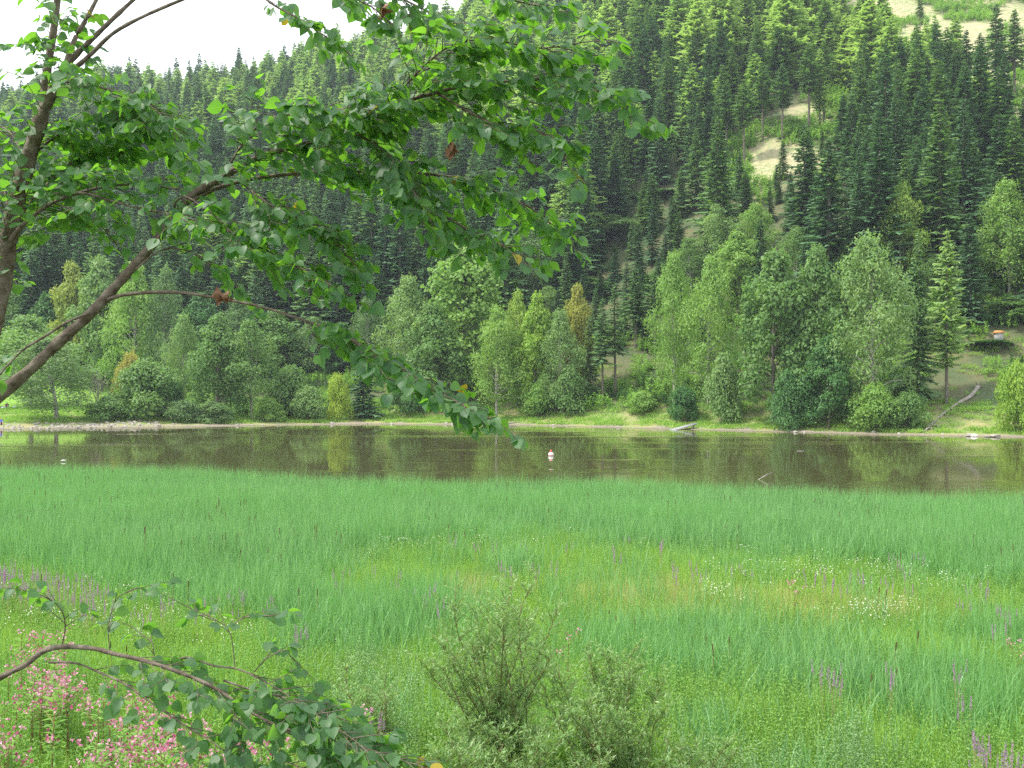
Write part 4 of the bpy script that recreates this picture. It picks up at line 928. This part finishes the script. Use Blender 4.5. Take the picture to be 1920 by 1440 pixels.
for S_, t0, dn, l in ((l1, .05, 9, (.12, .3)), (l2a, .2, 4, (.1, .2)), (l2, .2, 8, (.1, .25)), (trunk, .80, 9, (.18, .42)), (b1, .05, 10, (.12, .3)), (b2, .35, 6, (.1, .25)), (b3, .1, 16, (.15, .36)), (b4, .4, 9, (.1, .25)), (b5, .0, 16, (.14, .32)),
                      (st2, .93, 14, (.15, .35)), (st2e, .02, 15, (.14, .36)), (s1, .30, 15, (.14, .34)), (s2, .52, 17, (.12, .26)), (s3, .55, 5, (.06, .14)), (b6, .15, 16, (.14, .32)), (b7, .1, 16, (.12, .28)), (b8, .1, 15, (.12, .28)), (b9, .1, 14, (.12, .26)),
                      (b10, .1, 16, (.12, .3)), (b11, .1, 14, (.12, .26)), (b12, .1, 14, (.12, .26)), (t1, .3, 13, (.1, .22)), (t2, .3, 14, (.1, .22)), (t3, .25, 14, (.1, .22)), (t4, .25, 14, (.1, .2)),
                      (lo, .66, 13, (.12, .28)), (lo1, .5, 12, (.1, .22)), (lo2, .25, 8, (.1, .2)), (lo3, .35, 14, (.08, .16)), (lo4, .3, 8, (.05, .1)), (lo5, .45, 13, (.06, .13)), (lo6, .2, 12, (.05, .1)), (lo7, .2, 12, (.06, .12)), (lo8, .2, 14, (.12, .26)), (lo9, .4, 9, (.05, .1)), (lo10, .1, 13, (.1, .22)), (lo11, .2, 11, (.1, .22)), (b13, .1, 15, (.14, .32)), (b14, .1, 14, (.14, .32)), (b15, .2, 9, (.1, .2)), (b16, .3, 10, (.1, .22))):
    leafy(S_, t0, dn * (4.3 if S_[-1][2] > 4.4 else 3.4), l)
obj('twigs', TW.build('near_twigs', M['bark_fore'], True), tree)['kind'] = 'stuff'
# leaf shape: ovate, pointed, folded along the midrib
tl = np.array([0, .04, .14, .30, .50, .70, .86, .95, 1.06]); wl = np.array([.09, .22, .36, .44, .44, .34, .19, .08, 0])
def leafverts(bend, fold):
    V = []
    for t, w_ in zip(tl, wl):
        z0 = -bend * t * t
        V += [(t, 0, z0), (t, w_, z0 + fold * w_), (t, -w_, z0 + fold * w_)]
    return np.array(V)
LF = []
for i in range(len(tl) - 1):
    a = 3 * i; LF += [(a, a + 3, a + 4, a + 1), (a, a + 2, a + 5, a + 3)]
LF = np.array(LF); LUV = np.array([(t, k * w_) for t, w_ in zip(tl, wl) for k in (0, 1, -1)]); LVAR = [leafverts(.10, .25), leafverts(.22, .18), leafverts(.32, .38), leafverts(.02, .10)]
pos = np.array([l[0] for l in LE]); axs = np.array([l[1] for l in LE]); nrs = np.array([l[2] for l in LE]); siz = np.array([l[3] for l in LE]); wf = np.array([l[4] for l in LE]); va = np.array([l[5] for l in LE])
lx, ly = proj(pos); inside = (lx > 5) & (lx < 1915) & (ly > 5) & (ly < 1435)
view = pos - np.array([0, 0, CZ]); dist = np.linalg.norm(view, axis=1); facing = np.abs((view * nrs).sum(1)) / dist
score = np.where(inside, siz ** 2 * facing / dist ** 2, 0); order = np.argsort(-score); print('leaves', len(LE), inside.sum())
sel = set(order[:300].tolist()); lk = rl.integers(0, 4, len(LE))
yellow = rl.random(len(LE)) < .002
leafm = {}
for k in range(4):
    for yv in (0, 1): leafm[k, yv] = mesh('leaf_shape', LVAR[k], [LF], M['near_leaf_yellow'] if yv else M['near_leaf'], var=np.full(len(LF), .5), smooth=True, uv=LUV)
BV, BF, BVAR, BM, BUV = [], [], [], [], []; nv = 0
for i in range(len(LE)):
    d, nr = axs[i], nrs[i]; s_ = np.cross(nr, d)
    if i in sel:
        o = obj('leaf', leafm[int(lk[i]), int(yellow[i])], tree); m4 = Matrix(((d[0] * siz[i], s_[0] * siz[i] * wf[i], nr[0] * siz[i], 0), (d[1] * siz[i], s_[1] * siz[i] * wf[i], nr[1] * siz[i], 0), (d[2] * siz[i], s_[2] * siz[i] * wf[i], nr[2] * siz[i], 0), (0, 0, 0, 1)))
        m4.translation = Vector(toL(pos[i])); o.matrix_local = m4
    else:
        v = LVAR[lk[i]] * siz[i]; BV.append(toL(pos[i]) + v[:, :1] * d + v[:, 1:2] * s_ * wf[i] + v[:, 2:] * nr); BF.append(LF + nv); nv += len(v); BUV.append(LUV); BVAR += [va[i]] * len(LF); BM += [int(yellow[i])] * len(LF)
fo = obj('foliage', mesh('near_foliage', np.vstack(BV), [np.vstack(BF)], [M['near_leaf'], M['near_leaf_yellow']], var=BVAR, midx=BM, smooth=True, uv=np.vstack(BUV)), tree); fo['kind'] = 'stuff'
# shrivelled brown leaves still hanging
for px_, py_, d_, sz_ in ((410, 540, 3.85, .075), (424, 545, 3.83, .06), (845, 265, 3.62, .08), (720, 8, 3.85, .07), (772, 35, 3.85, .06)):
    G = Geo(); r = np.random.default_rng(int(px_)); p = toL(unproj(px_, py_, d_))
    sz_ *= .75
    for k in range(3):
        a_ = r.uniform(0, 3.1); c_ = r.normal(size=3) * .006; Ls, Rs = [], []
        for t_ in np.linspace(0, 1, 6):
            wv = sz_ * .30 * math.sin(math.pi * min(.98, t_ * .9 + .08)); a_ += r.normal() * .5; q_ = p + c_ + np.array([r.normal() * .006, r.normal() * .006, -sz_ * t_]); sd_ = np.array([math.cos(a_), math.sin(a_), r.normal() * .25]) * wv; Ls.append(q_ - sd_); Rs.append(q_ + sd_)
        G.strip(Ls, Rs, r.random())
    obj('dead_leaf', G.build('near_dead_leaf', M['dead_leaf'], True), tree)

# ------------------------------------------------------------------ things on the water and the far shore
def lathe(prof, n=20):
    V = []; Fq = []
    for r_, z_ in prof:
        for k in range(n): a = 6.2832 * k / n; V.append((r_ * math.cos(a), r_ * math.sin(a), z_))
    for i in range(len(prof) - 1):
        for k in range(n): Fq.append((i * n + k, i * n + (k + 1) % n, (i + 1) * n + (k + 1) % n, (i + 1) * n + k))
    return np.array(V), [np.array(Fq)]
mr_ = plain('buoy_red', (.70, .06, .05), rough=.35, spec=.5); mw = plain('buoy_white', (.8, .78, .76), (.7, .68, .66), rough=.35, spec=.5)
bp = unproj(1033, 851, 5 * F / (854.5 - 720)); e = empty('buoy', (bp[0], bp[1], 0)); tag(e, 'small red and white buoy floating on the lake', 'buoy')
V, q = lathe([(0, -.12), (.12, -.11), (.17, -.02), (.175, .03)]); obj('base_band', mesh('buoy_band', V, q, mr_, smooth=True), e)
V, q = lathe([(.172, .03), (.185, .09), (.17, .17), (.13, .215), (.075, .235)]); obj('float_body', mesh('buoy_body', V, q, mw, smooth=True), e)
V, q = lathe([(.08, .22), (.085, .27), (.07, .34), (.035, .40), (0, .42)]); obj('top_cone', mesh('buoy_top', V, q, mr_, smooth=True), e)
# branch sticking out of the water
d_ = 5 * F / (899 - 720); G = Geo(); p0 = unproj(1423, 899, d_); tip = p0 + np.array([.78, .25, .36])
G.tube([p0 + np.array([-.2, 0, -.12]), p0, (p0 + tip) / 2 + np.array([0, 0, .03]), tip], [.03, .028, .022, .01], 6); G.tube([p0 + (tip - p0) * .55, p0 + np.array([.74, .35, .22])], [.015, .006], 5)
o = obj('driftwood_branch', G.build('driftwood', M['deadwood'], True)); tag(o, 'pale forked branch poking out of the water near the reeds', 'branch')
G = Geo(); p0 = unproj(1500, 846, 5 * F / (846 - 720)); G.tube([p0 + np.array([-.25, 0, 0]), p0 + np.array([0, 0, .03]), p0 + np.array([.3, .1, .01])], [.02, .035, .015], 6); tag(obj('floating_stick', G.build('floating_stick', M['deadwood'], True)), 'short stick floating flat on the lake away from the shore', 'stick')
# small white clump floating on the lake
sw = unproj(118, 865, 5 * F / (866 - 720)); G = Geo(); G.tube([sw + np.array(v) for v in ((-.14, 0, .0), (-.1, 0, .05), (.02, 0, .07), (.12, 0, .06), (.22, 0, .10))], [.008, .03, .04, .03, .006], 8)
tag(obj('floating_feather_clump', G.build('feather_clump', mw, True)), 'small white floating clump on the lake near the reeds', 'float')
# grey plank sliding into the lake
dS = 5 * F / (806 - 720); a = unproj(1258, 805, dS); a[2] = -.05; b = unproj(1304, 794, dS + 1.5)
dv = b - a; Lp = np.linalg.norm(dv); dv /= Lp; sd2 = np.cross(dv, (0, 0, 1)); sd2 /= np.linalg.norm(sd2); upv = np.cross(sd2, dv)
def boxm(a, b, w_, h_, mt):
    dv = b - a; dv = dv / np.linalg.norm(dv); s1_ = np.cross(dv, (0, 0, 1)); s1_ = s1_ / np.linalg.norm(s1_) * w_ / 2; u1 = np.cross(s1_, dv); u1 = u1 / np.linalg.norm(u1) * h_ / 2
    V = [p + i * s1_ + j * u1 for p in (a, b) for i, j in ((-1, -1), (1, -1), (1, 1), (-1, 1))]
    return mesh('plank', np.array(V), [np.array([(0, 1, 2, 3), (7, 6, 5, 4), (0, 4, 5, 1), (1, 5, 6, 2), (2, 6, 7, 3), (3, 7, 4, 0)])], mt)
plankm = plain('weathered_plank', (.34, .36, .36), (.24, .25, .25), 9)
e = empty('plank_ramp', tuple(a)); tag(e, 'grey weathered plank ramp sloping into the lake', 'ramp')
for k in range(3): obj('plank', boxm(sd2 * (k - 1) * .34, dv * Lp + sd2 * (k - 1) * .34, .32, .07, plankm), e)
for f in (.55, .9): obj('cross_beam', boxm(dv * Lp * f - sd2 * .5 - upv * .09, dv * Lp * f + sd2 * .5 - upv * .09, .1, .1, M['deadwood']), e)
obj('post', boxm(dv * Lp * .9 - upv * .1, dv * Lp * .9 - upv * .1 + np.array([.02, .02, -(b[2] - float(zt(b[0], b[1]))) - .1]), .12, .12, M['deadwood']), e)
# fallen trunk
ft = []
for a_, b_ in ((1732, 813), (1752, 797), (1775, 779), (1798, 761), (1820, 746), (1834, 733)):
    q_ = hit(a_, b_, 90, 200); ft.append(np.array([q_[0], q_[1], float(zt(q_[0], q_[1])) + .12 + .10 * len(ft) / 5]))
e = empty('fallen_trunk', tuple(ft[0])); tag(e, 'pale fallen tree trunk lying down the bank with its tip at the water', 'log'); G = Geo(); SP = spline(ft, 5); G.tube(SP - ft[0], np.linspace(.07, .24, len(SP)), 8); obj('trunk', G.build('fallen_trunk', M['deadwood'], True), e)
for k, (f, l) in enumerate(((1, 1.1), (2, 1.4), (3, .9), (4, 1.3), (6, 1.6), (8, 2.0), (10, 1.2))):
    G = Geo(); p = SP[f] - ft[0]; G.tube(spline([p, p + np.array([.35 * l, -.2, .22 * l]), p + np.array([.8 * l, -.3, .05 * l]), p + np.array([1.0 * l, -.3, -.45 * l])], 3), np.linspace(.035, .012, 10), 5); obj('branch', G.build('fallen_branch', M['deadwood'], True), e)
for k in range(6):
    G = Geo(); p = SP[-1] - ft[0]; a = k * 1.05; G.tube([p, p + np.array([.4 * math.cos(a) + .15, .2, .4 * math.sin(a)]), p + np.array([.75 * math.cos(a) + .2, .3, .7 * math.sin(a)])], [.11, .06, .02], 5); obj('root', G.build('fallen_root', M['bark'], True), e)
def gpt(px, py): 
    return hit(px, py, 90, 200)
for (x0, y0, x1, y1, r_, lb) in ((1802, 789, 1828, 792, .10, 'short weathered log on the grass right of the fallen trunk'), (1843, 791, 1868, 792, .09, 'pale log on the grass beside the short weathered one'),
                                 (1488, 797, 1507, 799, .12, 'dark log on the shore grass below the tall alder'), (948, 797, 975, 792, .10, 'grey driftwood lying on the shore under the leaning birch'), (1515, 805, 1535, 803, .06, 'thin pale stick on the shore right of the dark log')):
    p, q = gpt(x0, y0), gpt(x1, y1); G = Geo(); c = (p + q) / 2; P = [p, p * .7 + q * .3 + (0, 0, .05), p * .3 + q * .7 + (0, 0, .02), q]; P = [v + np.array((0, 0, r_ * .6)) for v in P]; G.tube(P, [r_ * .8, r_, r_ * .95, r_ * .6], 7)
    G.tube([P[1], P[1] + np.array([.1, -.15, .3])], [r_ * .35, r_ * .15], 5)
    tag(obj('driftwood_log', G.build('log', M['deadwood'], True)), lb, 'log')
# stones
def rock(seed, s):
    r = np.random.default_rng(seed); import bmesh; bm = bmesh.new(); bmesh.ops.create_icosphere(bm, subdivisions=2, radius=1)
    k = r.normal(size=(5, 3))
    for v in bm.verts:
        f = 1 + .18 * sum(math.sin(2.2 * v.co.dot(Vector(kk)) + i) for i, kk in enumerate(k)) / 2; v.co = Vector((v.co.x * f * s[0], v.co.y * f * s[1], v.co.z * f * s[2]))
    me = bpy.data.meshes.new('rock'); bm.to_mesh(me); bm.free(); return me
stone = plain('stone', (.36, .33, .28), (.24, .22, .19), 2.5, bump=.3); pale = plain('pale_stone', (.68, .66, .62), (.5, .48, .44), 3)
for px_, py_, s, mt, lb in ((1827, 818, (.42, .3, .16), pale, 'whitish flat stone at the waterline right of the fallen trunk'), (1867, 820, (.45, .3, .2), stone, 'grey stone with a peak at the waterline below the lime bush'), (1850, 820, (.35, .25, .1), stone, 'low dark stone beside the peaked grey stone'), (1815, 819, (.2, .15, .08), stone, 'tiny stone left of the whitish flat stone')):
    p = gpt(px_, py_); me = rock(int(px_), s); me.materials.append(mt); tag(obj('shore_stone', me, loc=(p[0], p[1], float(zt(p[0], p[1])) + .05)), lb, 'stone')
rk = []
for k in range(3):
    me = rock(60 + k, (.26, .2, .13)); me.materials.append(stone); rk.append(me)
PX = rng.uniform(-110, 60, 2600); PS = np.abs(rng.normal(0, 1, 2600)) * np.where(PX < -38, 4.2, 1.3) + .2; PY = shore(PX) + PS; k = ((PX < -40) & (rng.random(2600) < .7)) | (rng.random(2600) < .03); PX, PY = PX[k], PY[k]; nn = len(PX)
scatter('shore_pebbles', np.stack([PX, PY, zt(PX, PY)], 1), rng.uniform(0, 6.28, (nn, 3)) * [.1, .1, 1], np.stack([rng.uniform(.3, 1.2, nn)] * 3, 1), rng.integers(0, 3, nn), rk, 'rubble stones and pebbles along the far waterline', 'stones')

# small orange-roofed box up the slope
h = hit(1870, 640, 100, 200); e = empty('hive_box', (h[0], h[1] - .3, float(zt(h[0], h[1] - .3)))); tag(e, 'small pale box with orange roof half hidden on the wooded slope', 'box')
obj('walls', boxm(np.array([-.42, 0, .45]), np.array([.42, 0, .45]), .7, 1.0, plain('box_wall', (.5, .46, .42), (.3, .3, .32), 4)), e)
V = np.array([(-.58, -.5, .93), (.58, -.5, .93), (.58, .5, .93), (-.58, .5, .93), (-.45, 0, 1.22), (.45, 0, 1.22)]); obj('roof', mesh('box_roof', V, [np.array([(0, 1, 5, 4), (2, 3, 4, 5), (0, 3, 2, 1)]), np.array([(1, 2, 5), (3, 0, 4)])], plain('roof_orange', (.55, .26, .09))), e)

# two people resting on the far left shore
skin = plain('skin', (.50, .30, .22)); hairm = plain('hair', (.06, .04, .03))
def person(x, y, rz, shirt, label):
    z = float(zt(x, y)); J = {'pel': (0, 0, .14), 'chest': (0, .05, .45), 'neck': (0, .03, .60), 'head': (0, -.02, .70), 'crown': (0, -.02, .80), 'shL': (-.18, .04, .53), 'elL': (-.24, -.12, .34), 'haL': (-.14, -.34, .36), 'shR': (.18, .04, .53), 'elR': (.25, -.1, .33), 'haR': (.14, -.34, .36),
                             'hiL': (-.1, -.04, .13), 'knL': (-.13, -.42, .42), 'anL': (-.13, -.62, .07), 'toL': (-.14, -.78, .05), 'hiR': (.1, -.04, .13), 'knR': (.13, -.42, .42), 'anR': (.13, -.62, .07), 'toR': (.14, -.78, .05)}
    Rr = {'pel': .13, 'chest': .13, 'neck': .05, 'head': .085, 'crown': .07, 'shL': .06, 'shR': .06, 'elL': .042, 'elR': .042, 'haL': .034, 'haR': .034, 'hiL': .085, 'hiR': .085, 'knL': .06, 'knR': .06, 'anL': .04, 'anR': .04, 'toL': .035, 'toR': .035}
    E = [('pel', 'chest'), ('chest', 'neck'), ('neck', 'head'), ('head', 'crown'), ('chest', 'shL'), ('shL', 'elL'), ('elL', 'haL'), ('chest', 'shR'), ('shR', 'elR'), ('elR', 'haR'), ('pel', 'hiL'), ('hiL', 'knL'), ('knL', 'anL'), ('anL', 'toL'), ('pel', 'hiR'), ('hiR', 'knR'), ('knR', 'anR'), ('anR', 'toR')]
    def skinmesh(name, ks, es, k_, mt, par):
        me = bpy.data.meshes.new(name); me.from_pydata([J[k] for k in ks], [(ks.index(a), ks.index(b)) for a, b in es], []); o = obj(name, me, par); md = o.modifiers.new('skin', 'SKIN')
        for i, k in enumerate(ks):
            o.data.skin_vertices[0].data[i].radius = (Rr[k] * k_, Rr[k] * k_); o.data.skin_vertices[0].data[i].use_root = (i == 0)
        o.modifiers.new('sub', 'SUBSURF').levels = 1; o.modifiers['sub'].render_levels = 1; me.materials.append(mt); return o
    e = empty('person', (x, y, z), rz); tag(e, label, 'person')
    ks = list(J); skinmesh('body', ks, E, 1, skin, e)
    skinmesh('shirt', ['pel', 'chest', 'shL', 'elL', 'shR', 'elR'], [('pel', 'chest'), ('chest', 'shL'), ('shL', 'elL'), ('chest', 'shR'), ('shR', 'elR')], 1.18, plain('shirt', shirt), e)
    skinmesh('trousers', ['pel', 'hiL', 'knL', 'hiR', 'knR'], [('pel', 'hiL'), ('hiL', 'knL'), ('pel', 'hiR'), ('hiR', 'knR')], 1.15, plain('trousers', (.04, .05, .09)), e)
    J2 = dict(J); J['crown2'] = (0, .02, .82); Rr['crown2'] = .085; J['nape'] = (0, .05, .72); Rr['nape'] = .07; skinmesh('hair', ['crown2', 'nape'], [('crown2', 'nape')], 1, hairm, e)
pp = unproj(1, 0, 125.5); person(pp[0], 125.5, .6, (.03, .14, .62), 'person in a bright blue shirt sitting on the pebbles at the waterline')
pp = unproj(13, 0, 151); person(pp[0], 151, .3, (.03, .03, .035), 'person in dark clothes sitting at the edge of the bright meadow')
for px_, d_, c, lb in ((7, 149, (.75, .8, .85), 'white cloth lying beside the person in dark clothes'), (27, 150, (.55, .66, .8), 'pale blue bag near the meadow edge'), (4, 150, (.06, .06, .08), 'dark bag next to the white cloth')):
    p = unproj(px_, 0, d_); me = rock(int(px_ * 3), (.38, .25, .2)); me.materials.append(plain('bag', c)); tag(obj('bag', me, loc=(p[0], d_, float(zt(p[0], d_)) + .15)), lb, 'bag')
# bright mown meadow behind the willow
mx_ = np.linspace(-130, -44, 40); my_ = np.linspace(0, 1, 14)
MX, MT = np.meshgrid(mx_, my_); MY = shore(MX) + 24 + MT * 38; MZ = zt(MX, MY) + .06
i = np.arange(39 * 13); r_, c_ = i // 39, i % 39; a = r_ * 40 + c_
o = obj('meadow', mesh('meadow', np.stack([MX.ravel(), MY.ravel(), MZ.ravel()], 1), [np.stack([a, a + 1, a + 41, a + 40], 1)], plain('mown_grass', (.16, .32, .04), (.22, .38, .06), .8, coord='Object'), smooth=True)); tag(o, 'bright green mown meadow behind the willow', 'meadow', kind='structure')

# ------------------------------------------------------------------ haze
V = [(x, y, z) for z in (-6, 345) for x, y in ((-705, -155), (705, -155), (705, 1205), (-705, 1205))]
hm, t, o_ = nodes('haze'); pv = N(t, 'ShaderNodeVolumePrincipled'); pv.inputs['Color'].default_value = (.80, .90, 1, 1); pv.inputs['Density'].default_value = .00022; pv.inputs['Anisotropy'].default_value = .2; t.links.new(pv.outputs[0], o_.inputs['Volume'])
hm.cycles.homogeneous_volume = True
hz = obj('haze', mesh('haze', V, [np.array([(3, 2, 1, 0), (4, 5, 6, 7), (0, 1, 5, 4), (1, 2, 6, 5), (2, 3, 7, 6), (3, 0, 4, 7)])], hm)); tag(hz, 'thin bluish summer haze over the valley', 'haze', kind='stuff')
